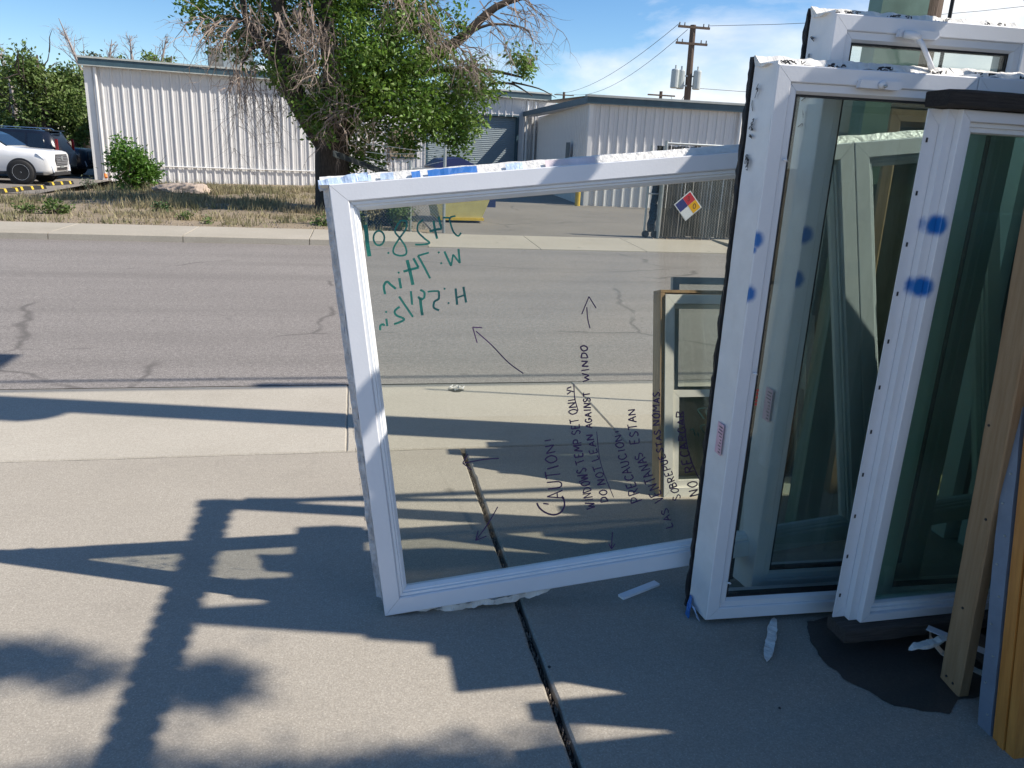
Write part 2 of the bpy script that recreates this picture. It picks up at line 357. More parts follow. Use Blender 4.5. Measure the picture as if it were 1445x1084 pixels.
def slab(parent, x0, x1, y0, y1, z, m, jag=0.0, th=.12, seed=0):
    """a concrete slab with slightly broken, rounded edges"""
    rnd = random.Random(seed); mb = MB(); ring = []
    def edge(a, b):
        n = max(2, int((Vector(b) - Vector(a)).length / .05)); d = (Vector(b) - Vector(a)); nn = Vector((-d.y, d.x)).normalized()
        for i in range(n):
            p = Vector(a) + d * (i / n); k = jag * max(0, fbm((p.x + seed, p.y, .3), 9)) + jag * .3 * rnd.random()
            ring.append(p + nn * k)
    edge((x0, y0), (x1, y0)); edge((x1, y0), (x1, y1)); edge((x1, y1), (x0, y1)); edge((x0, y1), (x0, y0))
    n = len(ring); c = Vector(((x0 + x1) / 2, (y0 + y1) / 2))
    def inn(p): 
        return Vector((p.x + (.008 if p.x < c.x else -.008) * (1 if min(abs(p.x - x0), abs(p.x - x1)) < .05 else 0), p.y + (.008 if p.y < c.y else -.008) * (1 if min(abs(p.y - y0), abs(p.y - y1)) < .05 else 0)))
    vs = [(p.x, p.y, z - th) for p in ring] + [(p.x, p.y, z - .007) for p in ring] + [(*inn(p), z) for p in ring]
    fs = [(i, (i + 1) % n, n + (i + 1) % n, n + i) for i in range(n)] + [(n + i, n + (i + 1) % n, 2 * n + (i + 1) % n, 2 * n + i) for i in range(n)] + [tuple(2 * n + i for i in range(n))]
    mb.add(vs, fs); return mb.build('slab', m, parent)

pv = MB().box((-14, -6, -.2), (9, 4.0, -.035)).build('pavement', 'joint'); tag(pv, kind='structure')
k = 0
for (xa, xb) in ((-13, -7.1), (-7.1, -3.2), (-3.2, .572), (.588, 4.4), (4.4, 8.5)):
    for (ya, yb) in ((-5.5, .15), (.15, 3.985)):
        k += 1; slab(pv, xa + .003, xb - .003, ya + .003, yb - .003, 0, 'concrete', .006, .12, k)
ap = MB().box((-14, 4.0, -.2), (9, 5.21, -.010)).build('driveway_apron', 'concrete_far'); tag(ap, kind='structure')
for (xa, xb) in ((-9, -4.6), (-4.6, -.055), (-.055, 1.55), (1.55, 4.4), (4.4, 8.5)):
    k += 1; slab(ap, xa + .0008, xb - .0008, 3.993, 5.225 - .02 * random.random(), 0, 'concrete_apron', .003, .12, k)
# dirt and pebbles caught in the open joint
mb = MB(); rnd = random.Random(3)
for i in range(420):
    y = rnd.uniform(.4, 3.97); x = .58 + rnd.gauss(0, .004); r = rnd.uniform(.0012, .004)
    mb.tube([(x, y, -.034), (x + rnd.gauss(0, r), y, -.034 + r * 3 + rnd.random() * .02)], [r, r * .5], 4)
tag(mb.build('joint_debris', 'gravel', pv), kind='stuff')

# wet patch under the stack
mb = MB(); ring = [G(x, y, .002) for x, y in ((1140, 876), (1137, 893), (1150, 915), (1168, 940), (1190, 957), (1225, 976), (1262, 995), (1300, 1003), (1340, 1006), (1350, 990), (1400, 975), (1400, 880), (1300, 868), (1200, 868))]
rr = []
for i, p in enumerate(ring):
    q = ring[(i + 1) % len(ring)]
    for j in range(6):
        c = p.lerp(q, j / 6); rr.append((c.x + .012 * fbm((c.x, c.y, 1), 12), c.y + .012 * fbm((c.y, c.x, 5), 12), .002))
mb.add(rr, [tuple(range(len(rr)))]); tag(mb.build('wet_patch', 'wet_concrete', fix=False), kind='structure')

# far side: kerb, pavement slabs, driveway apron
fs_ = MB().box((-60, 13.25, -.2), (60, 14.5, -.03)).build('far_pavement', 'joint'); tag(fs_, kind='structure')
x = -22.0; proto = None; kproto = None
def far_slab():
    mb = MB(); w, h = 1.93, .095
    mb.add([(0.006, 0, -.1), (w, 0, -.1), (w, 1.28, -.1), (.006, 1.28, -.1), (.006, 0, h), (w, 0, h), (w, 1.28, h), (.006, 1.28, h), (.014, .008, h + .006), (w - .008, .008, h + .006), (w - .008, 1.27, h + .006), (.014, 1.27, h + .006)],
           [(0, 1, 5, 4), (1, 2, 6, 5), (2, 3, 7, 6), (3, 0, 4, 7), (4, 5, 9, 8), (5, 6, 10, 9), (6, 7, 11, 10), (7, 4, 8, 11), (8, 9, 10, 11)])
    return mb
def far_kerb():
    mb = MB(); mb.prism([(13.0, -.1), (13.035, .085), (13.06, .1), (13.215, .1), (13.215, -.1)], 0, .006, 1.93); return mb
proto = far_slab().build('slab', 'concrete_far', fs_); kproto = far_kerb().build('kerb_stone', 'concrete_far', fs_)
i = 0
while x < 30:
    drive = .9 < x < 6.1
    if drive:
        mb = MB(); w = 1.93; mb.prism([(13.0, -.1), (13.03, .012), (14.52, .075), (14.52, -.1)], 0, x + .006, x + w); mb.build('slab', 'concrete_far', fs_)
    elif i == 0: proto.location = (x, 13.22, 0); kproto.location = (x, 0, 0); i = 1
    else: inst(proto, 'slab', fs_, (x, 13.22, 0)); inst(kproto, 'kerb_stone', fs_, (x, 0, 0))
    x += 1.936

def vz(x, y):
    t = max(0, min(1, (y - 14.5) / 2.0)); e = max(0, min(1, (1.6 - x) / 1.5)); return (.08 + .0 * t + .05 * fbm((x, y, 0), .5) * t - .27 * max(0, min(1, (-x - 5) / 3.5)) * max(0, min(1, (y - 18.5) / 7)) - .25 * max(0, min(1, (y - 26) / 6))) * e - .02 * (1 - e)
mb = MB(); nx, ny = 90, 46; x0, x1, y0, y1 = -30, 1.7, 14.5, 36
for j in range(ny + 1):
    for i in range(nx + 1):
        xx = x0 + (x1 - x0) * i / nx; yy = y0 + (y1 - y0) * j / ny; mb.v.append((xx, yy, vz(xx, yy)))
for j in range(ny):
    for i in range(nx): a = j * (nx + 1) + i; mb.f.append((a, a + 1, a + nx + 2, a + nx + 1))
tag(mb.build('verge', 'dirt', smooth=True), kind='structure')
sheet('yard', 1.55, 40, 14.5, 44, .005, 'asphalt_yard')
mb = MB(); mb.add([(-60, 23.5, -.15), (-8.8, 24.5, -.15), (-9.0, 30, -.15), (-10.2, 70, -.15), (-60, 70, -.15)], [(0, 1, 2, 3, 4)])
tag(mb.build('parking_lot', 'asphalt_yard', fix=False), kind='structure')
# ------------------------------------------------------------------ window builder
def WM(o, u, v):
    u = Vector(u).normalized(); v = Vector(v); v = (v - u * v.dot(u)).normalized(); y = v.cross(u)
    return Matrix(((u.x, y.x, v.x, o[0]), (u.y, y.y, v.y, o[1]), (u.z, y.z, v.z, o[2]), (0, 0, 0, 1)))

def ring_rails(parent, name, m, x0, z0, x1, z1, prof, gap=.0006, names=None):
    """four mitred members swept round a rectangle; prof = closed list of (inset, depth)"""
    out = []
    for k in range(4):
        def corner(kk, d):
            return [(x0 + d, z0 + d), (x1 - d, z0 + d), (x1 - d, z1 - d), (x0 + d, z1 - d)][kk % 4]
        mb = MB(); n = len(prof); vs = []
        for e in (0, 1):
            for (d, y) in prof:
                c = corner(k + e, d); o = corner(k + 1 - e, d); dv = Vector((o[0] - c[0], o[1] - c[1])).normalized() * gap
                vs.append((c[0] + dv.x, y, c[1] + dv.y))
        mb.add(vs, [tuple(range(n)), tuple(reversed(range(n, 2 * n)))] + [(i, n + i, n + (i + 1) % n, (i + 1) % n) for i in range(n)])
        mm = m[k] if isinstance(m, (list, tuple)) else m
        out.append(mb.build(name, mm, parent))
    return out

def pane(parent, x0, z0, x1, z1, y, m, name='pane'):
    return MB().box((x0, y, z0), (x1, y + .004, z1)).build(name, m, parent)

def strip(parent, name, m, p0, p1, prof, ax, ay, n=60, amp=.004, freq=18, seed=0, end_taper=0):
    """closed profile (a, b) swept from p0 to p1 with crinkles; ax, ay = directions of a and b"""
    p0, p1, ax, ay = Vector(p0), Vector(p1), Vector(ax), Vector(ay); mb = MB(); q = len(prof)
    for i in range(n + 1):
        t = i / n; c = p0.lerp(p1, t); tp = 1.0
        if end_taper: tp = min(1, (min(t, 1 - t) / end_taper) ** .5 + .05)
        for j, (a, b) in enumerate(prof):
            k = fbm((t * (p1 - p0).length * freq, j * 3.1 + seed, seed * 1.7), 1) * amp; k2 = fbm((t * (p1 - p0).length * freq * 1.3, j * 2.3, seed + 9), 1) * amp
            mb.v.append(tuple(c + ax * (a * tp + k) + ay * (b * tp + k2)))
    for i in range(n):
        for j in range(q): mb.f.append((i * q + j, i * q + (j + 1) % q, (i + 1) * q + (j + 1) % q, (i + 1) * q + j))
    mb.f.append(tuple(range(q))); mb.f.append(tuple(n * q + j for j in range(q)))
    return mb.build(name, m, parent)

def ribbon(mb, pts, w, y=0.0, close=False):
    """flat stroke in the local x-z plane"""
    pts = [Vector(p) for p in pts]
    if close: pts.append(pts[0])
    o = len(mb.v); n = len(pts)
    for i, p in enumerate(pts):
        t = pts[min(i + 1, n - 1)] - pts[max(i - 1, 0)]; t = t.normalized() if t.length > 1e-9 else Vector((1, 0)); nn = Vector((-t.y, t.x)) * w / 2
        mb.v += [(p.x + nn.x, y, p.y + nn.y), (p.x - nn.x, y, p.y - nn.y)]
    for i in range(n - 1): mb.f.append((o + 2 * i, o + 2 * i + 1, o + 2 * i + 3, o + 2 * i + 2))
def smooth_path(pts, k=5):
    if len(pts) < 3: return pts
    P_ = [Vector(p) for p in pts]; P_ = [P_[0]] + P_ + [P_[-1]]; out = []
    for i in range(1, len(P_) - 2):
        for j in range(k):
            t = j / k; a, b, c, d = P_[i - 1:i + 3]
            out.append(.5 * ((2 * b) + (c - a) * t + (2 * a - 5 * b + 4 * c - d) * t * t + (3 * b - a - 3 * c + d) * t ** 3))
    out.append(P_[-2]); return out

def to_local(M, x, y, yl=0.0):
    """pixel -> local x, z on the window's plane at depth yl"""
    Mi = M.inverted(); o = Mi @ CAM; d = Mi.to_3x3() @ ray(x, y); t = (yl - o.y) / d.y; p = o + d * t; return (p.x, p.z)

def scribble(parent, m, x0, x1, z0, z1, y, seed, w=.0028, n=6, plane='xz', xc=0):
    """short looping pen marks kept inside the given rectangle"""
    rnd = random.Random(seed); mb = MB(); sz = min(x1 - x0, z1 - z0)
    for i in range(n):
        cx = rnd.uniform(x0, x1); cz = rnd.uniform(z0, z1); pts = []; r = sz * rnd.uniform(.25, .5)
        for k in range(rnd.randint(4, 7)): pts.append((min(x1, max(x0, cx + rnd.gauss(0, r))), min(z1, max(z0, cz + rnd.gauss(0, r * .8)))))
        ribbon(mb, smooth_path(pts, 4), w * rnd.uniform(.6, 1.2), 0)
    if plane == 'yz': mb.v = [(xc, p[0], p[2]) for p in mb.v]
    elif plane == 'xy': mb.v = [(p[0], p[2], xc) for p in mb.v]
    else: mb.v = [(p[0], y, p[2]) for p in mb.v]
    o = mb.build('printed_lettering', m, parent, fix=False); o['kind'] = 'stuff'; return o

# ------------------------------------------------------------------ the near picture window, leaning back
MF = WM((0.090, 2.401, .002), (.993, -.012, .116), (-.112, .170, .979))
fw = empty('picture_window', M=MF)
tag(fw, 'large white vinyl picture window leaning alone on the concrete, handwritten warnings on its glass', 'window')
FWW, FWH = 1.88, 1.50
fprof = [(0, .003), (.003, 0), (.056, 0), (.060, .004), (.060, .05), (0, .05)]
def light(parent, x0, x1, h, gl, m='vinyl', face=.06, bead=.028, d=.085, prof=None):
    ring_rails(parent, 'frame_rail', m, x0, 0, x1, h, prof or fprof)
    ring_rails(parent, 'outer_jamb', m, x0 + .001, .001, x1 - .001, h - .001, [(0, .0505), (face + .004, .0505), (face + .004, d), (0, d)])
    ring_rails(parent, 'glazing_bead', 'bead', x0 + face, face, x1 - face, h - face, [(.0006, .010), (.010, .010), (.013, .018), (.018, .018), (bead, .030), (bead, .049), (.0006, .049)])
    p = pane(parent, x0 + face + .012, face + .012, x1 - face - .012, h - face - .012, .036, gl)
    pane(parent, x0 + face + .013, face + .013, x1 - face - .013, h - face - .013, .052, gl)
    return p
fp = light(fw, 0, FWW, FWH, 'glass_clear')
light(fw, FWW + .002, FWW + .60, FWH, 'glass_clear')
# crinkled protective film round the outside of the frame
W2 = FWW + .60
strip(fw, 'film_wrap', 'film', (-.03, .03, FWH), (W2, .03, FWH), [(-.024, .001), (.03, .004), (.045, .034), (.052, .036), (.05, .002), (.02, -.006), (-.02, -.002)], (0, 1, 0), (0, 0, 1), 160, .0035, 9, 2)
strip(fw, 'film_wrap', 'film_grey', (0, .045, .04), (0, .045, FWH), [(-.036, -.001), (.03, -.008), (.05, -.026), (.056, -.024), (.05, .0), (.03, .002)], (0, 1, 0), (1, 0, 0), 140, .003, 14, 5)
strip(fw, 'film_wrap', 'film_blue', (-.035, .06, FWH + .005), (.13, .06, FWH + .018), [(-.02, -.012), (.03, -.016), (.032, .016), (-.01, .02)], (0, 1, 0), (0, 0, 1), 24, .008, 16, 8)
strip(fw, 'film_wrap', 'film', (.10, .03, -.002), (.62, .03, -.004), [(-.02, 0), (.03, 0), (.03, -.02), (-.012, -.026)], (0, 1, 0), (0, 0, 1), 60, .012, 14, 4, .3)
for k_, (a, b, m_) in enumerate(((.10, .14, 'film_blue'), (.17, .215, 'film_blue'), (.275, .305, 'tape_blue'), (.33, .50, 'tape_blue'), (.60, .66, 'film_blue'), (.74, .92, 'film_pink'))):
    strip(fw, 'tape', m_, (a, .052, FWH + .015), (b, .055, FWH + .017), [(-.002, -.011), (.006, .013), (.009, .013), (.001, -.013)], (0, 1, 0), (0, 0, 1), 12, .003, 20, k_ + 20)
scribble(fw, 'ink_black', .05, .085, .55, .75, 0, 4, .003, 12, 'yz', -.0285)
scribble(fw, 'tape_blue', .02, .05, 1.0, 1.03, 0, 5, .012, 3, 'yz', -.012)
scribble(fw, 'ink_black', .03, .08, .1, .5, 0, 6, .004, 10, 'yz', -.0285)

# handwriting: green figures (written on the far face, so mirrored) and the violet warning
def px_strokes(M, strokes, off, sc, yl, w, name, m, parent, sm=True):
    mb = MB()
    for st in strokes:
        ww = w
        if isinstance(st[0], (int, float)): ww = w * st[0]; st = st[1:]
        pts = [to_local(M, off[0] + x / sc, off[1] + y / sc, yl) for x, y in st]
        if len(pts) == 1: pts = [pts[0], (pts[0][0] + .006, pts[0][1] + .003)]
        if sm: ribbon(mb, smooth_path(pts), ww, yl)
        else:
            for i_ in range(len(pts) - 1): ribbon(mb, pts[i_:i_ + 2], ww, yl + i_ * .00004)
    return mb.build(name, m, parent, fix=False)
def ell(cx, cy, rx, ry, a0=0, a1=360, n=14): return [(cx + rx * cos(radians(a0 + (a1 - a0) * i / n)), cy + ry * sin(radians(a0 + (a1 - a0) * i / n))) for i in range(n + 1)]
green = [[2.2, (88, 155), (98, 230), (105, 310), (122, 410)], ell(198, 263, 44, 58, 20, 385), [(268, 387)],
  [(375, 120), (418, 130), (415, 190), (365, 262), (318, 340), (320, 388), (375, 405), (418, 388), (410, 330), (365, 262), (328, 212), (345, 160), (375, 120)],
  [(555, 115), (515, 150), (512, 210), (560, 262), (606, 302), (545, 315), (490, 315)], [1.3, (680, 90), (690, 140), (698, 185), (655, 195), (605, 210)], [1.3, (638, 125), (650, 200), (667, 268)],
  [(815, 85), (770, 100), (776, 150), (800, 215), (835, 245), (860, 220)], [(715, 98), (770, 100)],
  [1.2, (725, 370), (752, 430), (780, 487)], [(780, 487), (795, 395)], [(795, 395), (850, 465)], [1.2, (850, 465), (838, 350)], [(673, 383)], [(693, 470)],
  [(600, 380), (512, 405)], [1.2, (512, 405), (560, 490), (610, 588)], [1.3, (475, 425), (517, 500)], [1.3, (517, 500), (395, 532)], [1.8, (425, 440), (448, 530), (472, 640)], [1.4, (362, 585), (375, 668)], [(350, 545)],
  [1.3, (248, 715), (238, 650), (262, 614), (295, 640), (335, 672)], [1.3, (815, 668), (828, 800)], [1.3, (878, 655), (900, 782)], [(820, 745), (892, 720)], [(720, 675)], [(752, 790)],
  [(590, 695), (640, 690), (680, 690)], [1.2, (680, 690), (680, 750), (645, 775), (640, 822), (682, 845)], [1.2, (530, 680), (563, 700), (560, 745), (530, 756), (515, 732)], [1.6, (530, 740), (538, 820), (548, 885)],
  [1.2, (455, 690), (466, 800)], [1.2, (360, 733), (472, 898)], [1.2, (365, 815), (326, 850), (340, 885), (402, 915), (360, 942), (320, 955)], [1.2, (257, 912), (266, 972)], [(250, 862)], [1.2, (208, 1005), (210, 968), (232, 957), (243, 970)]]
px_strokes(MF, green, (500, 290), 5.706, .0566, .0062, 'marker_writing', 'ink_green', fp)
FONT = {'A': ['0,0 .45,1 .9,0', '.15,.38 .75,.38'], 'B': ['.1,0 .1,1', '.1,1 .7,.85 .6,.55 .1,.52', '.1,.52 .8,.4 .7,.05 .1,0'], 'C': ['.85,.85 .4,1 .05,.55 .3,.05 .85,.15'], 'D': ['.1,0 .1,1', '.1,1 .8,.75 .75,.25 .1,0'],
 'E': ['.75,1 .1,1 .1,0 .8,0', '.1,.52 .6,.52'], 'G': ['.8,.85 .4,1 .05,.5 .35,0 .8,.2 .85,.45 .5,.45'], 'I': ['.4,0 .4,1'], 'L': ['.1,1 .1,0 .75,.02'], 'M': ['0,0 .1,1 .45,.35 .8,1 .9,0'],
 'N': ['.05,0 .1,1 .75,.05 .8,1'], 'O': ['.45,1 .05,.6 .2,.08 .6,.02 .85,.45 .7,.9 .45,1'], 'P': ['.1,0 .1,1', '.1,1 .8,.85 .7,.5 .1,.45'], 'R': ['.1,0 .1,1', '.1,1 .8,.85 .65,.5 .1,.48', '.3,.48 .85,0'],
 'S': ['.8,.85 .4,1 .1,.75 .45,.5 .8,.25 .45,0 .05,.12'], 'T': ['0,1 .9,1', '.45,1 .45,0'], 'U': ['.05,1 .1,.2 .45,0 .75,.2 .8,1'], 'V': ['.05,1 .4,0 .85,1'], 'W': ['0,1 .2,0 .45,.7 .65,0 .95,1'], 'Y': ['.05,1 .4,.5', '.85,1 .3,0'],
 '!': ['.3,1 .3,.3', '.3,.06 .33,0'], '.': ['.2,.05 .25,0'], ' ': []}
def hand_text(mb, M, text, base, heights, yl, w, seed):
    """text along a baseline of pixels (bottom to top), letter tops to the left of it"""
    rnd = random.Random(seed); B_ = [Vector(b) for b in base]; seg = [(B_[i + 1] - B_[i]).length for i in range(len(B_) - 1)]; tot = sum(seg)
    adv = [.55 if c in 'I!. ' else 1.3 if c in 'WM' else 1.05 if c == 'N' else .95 for c in text]; s = tot / sum(adv); pos = 0
    def at(t):
        t = max(0, min(tot - 1e-4, t)); i = 0
        while t > seg[i] and i < len(seg) - 1: t -= seg[i]; i += 1
        d = (B_[i + 1] - B_[i]).normalized(); return B_[i] + d * t, d
    for c, a in zip(text, adv):
        h = heights[0] + (heights[1] - heights[0]) * pos / tot; h *= rnd.uniform(.88, 1.1)
        p, d = at(pos); up = Vector((d.y, -d.x)); up = -up if up.x > 0 else up
        sl = rnd.gauss(0, .06)
        for st in FONT[c]:
            pts = []
            for q in st.split():
                fx, fy = map(float, q.split(',')); r = p + d * (fx * s * a * .86 + fy * h * sl) + up * (fy * h + rnd.gauss(0, .25)); pts.append(to_local(M, r.x, r.y, yl))
            ww = w * rnd.uniform(.85, 1.15)
            if c in 'BCDGOPRSU': ribbon(mb, smooth_path(pts, 4), ww, yl)
            else:
                for i_ in range(len(pts) - 1): ribbon(mb, pts[i_:i_ + 2], ww, yl + i_ * .00004)
        pos += a * s
YF = .0352
for i, (txt, base, hh) in enumerate((
  ('AUTION!', [(796, 703), (791, 672), (784, 640), (780, 614)], (22, 12)),
  ('WINDOWS TEMP SET', [(840, 717), (832, 682), (824, 652), (818, 606), (816, 588)], (14, 11)), ('ONLY!', [(815, 584), (808, 541)], (11, 10)),
  ('DO NOT LEAN', [(858, 708), (854, 680), (845, 648), (836, 610)], (11, 9)), ('AGAINST', [(836, 604), (832, 551)], (10, 10)), ('WINDO', [(832, 538), (828, 485)], (10, 8)),
  ('PRECAUCION!', [(906, 706), (898, 686), (889, 660), (881, 632), (874, 604)], (15, 8)),
  ('LAS', [(950, 744), (941, 714)], (11, 11)), ('VENTANAS', [(937, 706), (926, 680), (912, 650), (903, 636)], (15, 11)), ('ESTAN', [(902, 626), (896, 574)], (13, 11)),
  ('SOBREPUESTAS', [(961, 703), (949, 668), (937, 640), (931, 604)], (11, 9)), ('NOMAS.', [(931, 600), (931, 546)], (10, 10)),
  ('NO', [(987, 698), (982, 676)], (14, 12)), ('RECARGAR', [(979, 665), (969, 624), (964, 578)], (13, 10)))):
    mb = MB(); hand_text(mb, MF, txt, base, hh, YF, .0047, i); mb.build('marker_writing', 'ink_purple', fp, fix=False)
px_strokes(MF, [[1.25, (135, 850), (165, 905), (230, 955), (320, 980), (400, 950), (437, 880), (430, 810), (410, 775)], [(205, 856), (265, 863)]], (740, 600), 7.74, YF, .0052, 'marker_writing', 'ink_purple', fp)
px_strokes(MF, [[(790, 70), (815, 320), (850, 470), (900, 610), (975, 790)]], (740, 600), 7.74, YF, .0028, 'marker_line', 'ink_purple', fp)
px_strokes(MF, [[(245, 700), (252, 800), (275, 885)]], (760, 400), 4.927, YF, .004, 'marker_line', 'ink_purple', fp)
px_strokes(MF, [[(465, 200), (472, 300), (500, 480), (560, 640), (618, 745)]], (870, 540), 4.93, YF, .0036, 'marker_line', 'ink_purple', fp)
for sh, hd, off, sc in (([(378, 278), (310, 228), (235, 150), (165, 88)], [(192, 72), (150, 70), (170, 140)], (620, 440), 3.19), ([(268, 660), (200, 665), (110, 682)], [(128, 640), (105, 682), (145, 712)], (620, 440), 3.19),
    ([(263, 878), (215, 960), (165, 1028)], [(175, 985), (163, 1030), (212, 1010)], (620, 440), 3.19), ([(358, 312), (342, 250), (335, 165)], [(300, 215), (350, 92), (400, 172)], (760, 400), 4.927), ([(1150, 463), (1148, 490), (1146, 526)], [(1136, 508), (1146, 528), (1160, 508)], (440, 580), 2.71)):
    px_strokes(MF, [sh], off, sc, YF, .004, 'arrow_mark', 'ink_purple', fp); px_strokes(MF, [hd], off, sc, YF, .004, 'arrow_mark', 'ink_purple', fp, sm=False)

# ------------------------------------------------------------------ the upright stack at the frame's edge
def big_window(name, o, w, h, label, spots, seed, gl='glass_tint', u=(1, -.028, .004), film='film', right=False):
    M = WM(o, u, (0, 0, 1)); t = empty(name, M=M); tag(t, label, 'window', 'white vinyl windows stacked upright')
    vs = sprayed('vinyl_' + name + str(seed), 'vinyl', spots) if spots else 'vinyl'
    ring_rails(t, 'frame_rail', vs, 0, 0, w, h, [(0, .003), (.003, 0), (.044, 0), (.047, .003), (.047, .07), (0, .07)])
    ring_rails(t, 'sash_rail', vs, .047, .047, w - .047, h - .047, [(.0006, .008), (.022, .008), (.030, .020), (.030, .06), (.0006, .06)])
    ring_rails(t, 'gasket', 'seal_black', .077, .077, w - .077, h - .077, [(.0004, .021), (.006, .021), (.006, .05), (.0004, .05)])
    pane(t, .078, .078, w - .078, h - .078, .026, gl); pane(t, .079, .079, w - .079, h - .079, .042, gl)
    ring_rails(t, 'outer_jamb', vs, -.002, -.002, w + .002, h + .002, [(0, .0708), (.05, .0708), (.05, .125), (0, .125)])
    # film round the back edge, black tape beyond it
    strip(t, 'film_wrap', 'film_smooth', (-.004, .06, -.0), (-.004, .06, h + .01), [(-.055, .004), (.01, -.004), (.055, -.014), (.06, -.01), (.06, .003), (.0, .003)], (0, 1, 0), (1, 0, 0), 90, .0012, 7, seed)
    strip(t, 'black_tape', 'seal_black', (-.012, .128, -.02), (-.012, .128, h + .03), [(-.004, -.012), (.006, -.014), (.008, .006), (-.003, .006)], (0, 1, 0), (1, 0, 0), 120, .006, 16, seed + 3)
    strip(t, 'film_wrap', film, (-.02, .06, h + .004), (w, .06, h + .004), [(-.03, 0), (.02, .002), (.06, .030), (.066, .028), (.05, -.004), (0, -.008)], (0, 1, 0), (0, 0, 1), 100, .005, 20, seed + 6)
    for q in range(4): scribble(t, 'ink_black', w * (.04 + .25 * q), w * (.18 + .24 * q), h + .003, h + .019, .066, seed * 5 + q, .003, 7)
    scribble(t, 'ink_black', .075, .102, h - .36, h - .04, 0, seed + 31, .004, 9, 'yz', -.0185)
    return t, M
MA = WM((1.22, 2.204, .02), (1, -.028, .004), (0, 0, 1))
def loc_spots(M, pts, y=0.0): return [(*to_local(M, x, yy, y), r) for x, yy, r in pts]
wa, MA = big_window('casement_window', (1.22, 2.204, .02), .66, 1.858, 'tall white vinyl casement window with lock handle, standing directly in front of a taller one', loc_spots(MA, [(1056, 336, .036), (1046, 411, .036), (1052, 350, .02)], .05), 3)
MBm = WM((1.467, 2.332, .03), (1, -.028, .004), (0, 0, 1))
wb, MBm = big_window('casement_window', (1.467, 2.345, .03), .72, 2.022, 'tallest white vinyl casement window with its folding crank arm lowered, rising behind the others', loc_spots(MBm, [(1128, 330, .04), (1116, 392, .04)], .05), 7)
wc, _ = big_window('casement_window', (1.883, 2.186, .022), .66, 1.86, 'white vinyl window edge to edge with the locked casement, hidden behind the dark timber head', None, 11)
def lock_handle(t, x, z, crank):
    h = empty('handle'); h.parent = t; h.location = (x, 0, z)
    MB().prism([(-.07, -.010), (-.066, .012), (.066, .012), (.07, -.004), (.06, -.012)], 1, -.020, -.0008).build('handle_base', 'vinyl', h)
    if crank:
        MB().tube([(-.06, -.028, -.004), (-.03, -.035, -.006), (-.01, -.036, -.012)], [.012, .013, .011], 8).build('handle_knuckle', 'vinyl', h, True)
        MB().tube([(-.02, -.034, -.010), (.0, -.040, -.03), (.03, -.045, -.075), (.045, -.045, -.10)], [.010, .008, .0075, .010], 8).build('handle_lever', 'vinyl', h, True)
    else:
        MB().lathe([(.011, -.033), (.013, -.024), (.008, -.0202)], 10, 1).build('handle_knuckle', 'vinyl', h, True)
        MB().lathe([(.004, -.041), (.005, -.0335)], 8, 1, (.003, 0, -.004)).build('handle_pin', 'galv', h, True)
hx, hz = to_local(MA, 1238, 121); lock_handle(wa, hx, hz, False)
hx, hz = to_local(MBm, 1292, 50); lock_handle(wb, hx, hz, True)
def sticker(t, M, cx, cz, w, h, y=None, xj=None):
    if xj is not None: b = MB().box((xj, y - w / 2, cz - h / 2), (xj + .001, y + w / 2, cz + h / 2))
    else: b = MB().box((cx - w / 2, -.002, cz - h / 2), (cx + w / 2, -.0012, cz + h / 2))
    s_ = b.build('sticker', 'sticker_pink', t); mb = MB(); rnd = random.Random(4)
    for i in range(9):
        zz = cz - h / 2 + h * (i + .7) / 10; a = rnd.uniform(.3, .9)
        if xj is not None: mb.add([(xj - .0005, y - w * .4, zz), (xj - .0005, y - w * .4 + w * .8 * a, zz), (xj - .0005, y - w * .4 + w * .8 * a, zz + h * .03), (xj - .0005, y - w * .4, zz + h * .03)], [(0, 1, 2, 3)])
        else: mb.add([(cx - w * .4, -.0025, zz), (cx - w * .4 + w * .8 * a, -.0025, zz), (cx - w * .4 + w * .8 * a, -.0025, zz + h * .03), (cx - w * .4, -.0025, zz + h * .03)], [(0, 1, 2, 3)])
    mb.build('sticker_lettering', 'ink_black', s_, fix=False)
sticker(wa, MA, 0, .68, .045, .11, y=.05, xj=-.012); sticker(wb, MBm, 0, .74, .05, .12, y=.05, xj=-.012)
mb = MB(); sx_, sz_ = to_local(MA, 1068, 560)
for i in range(5): mb.add([(sx_ - .004, -.0006, sz_ - .03 + i * .012), (sx_ + .004, -.0006, sz_ - .03 + i * .012), (sx_ + .004, -.0006, sz_ - .022 + i * .012), (sx_ - .004, -.0006, sz_ - .022 + i * .012)], [(0, 1, 2, 3)])
mb.build('warning_print', 'scrap_red', wa, fix=False)
for (px, py) in ((1065, 527), (1028, 822), (1107, 226)):
    lx, lz = to_local(MA, px, py); MB().tube([(lx - .006, -.001, lz), (lx + .002, -.007, lz + .001), (lx + .008, -.003, lz - .004)], [.0025, .004, .002], 6).build('latch_nub', 'vinyl', wa, True)
strip(wa, 'film_scrap', 'tape_blue', (-.02, .10, .03), (-.045, .06, -.012), [(-.012, -.01), (.012, -.01), (.012, .012), (-.012, .012)], (0, 1, 0), (0, 0, 1), 10, .01, 30, 9)
strip(wa, 'film_scrap', 'film_blue', (-.025, .06, .02), (-.012, .03, -.017), [(-.008, -.002), (.008, -.002), (.005, .002), (-.005, .002)], (0, 1, 0), (1, 0, 0), 10, .005, 30, 12)

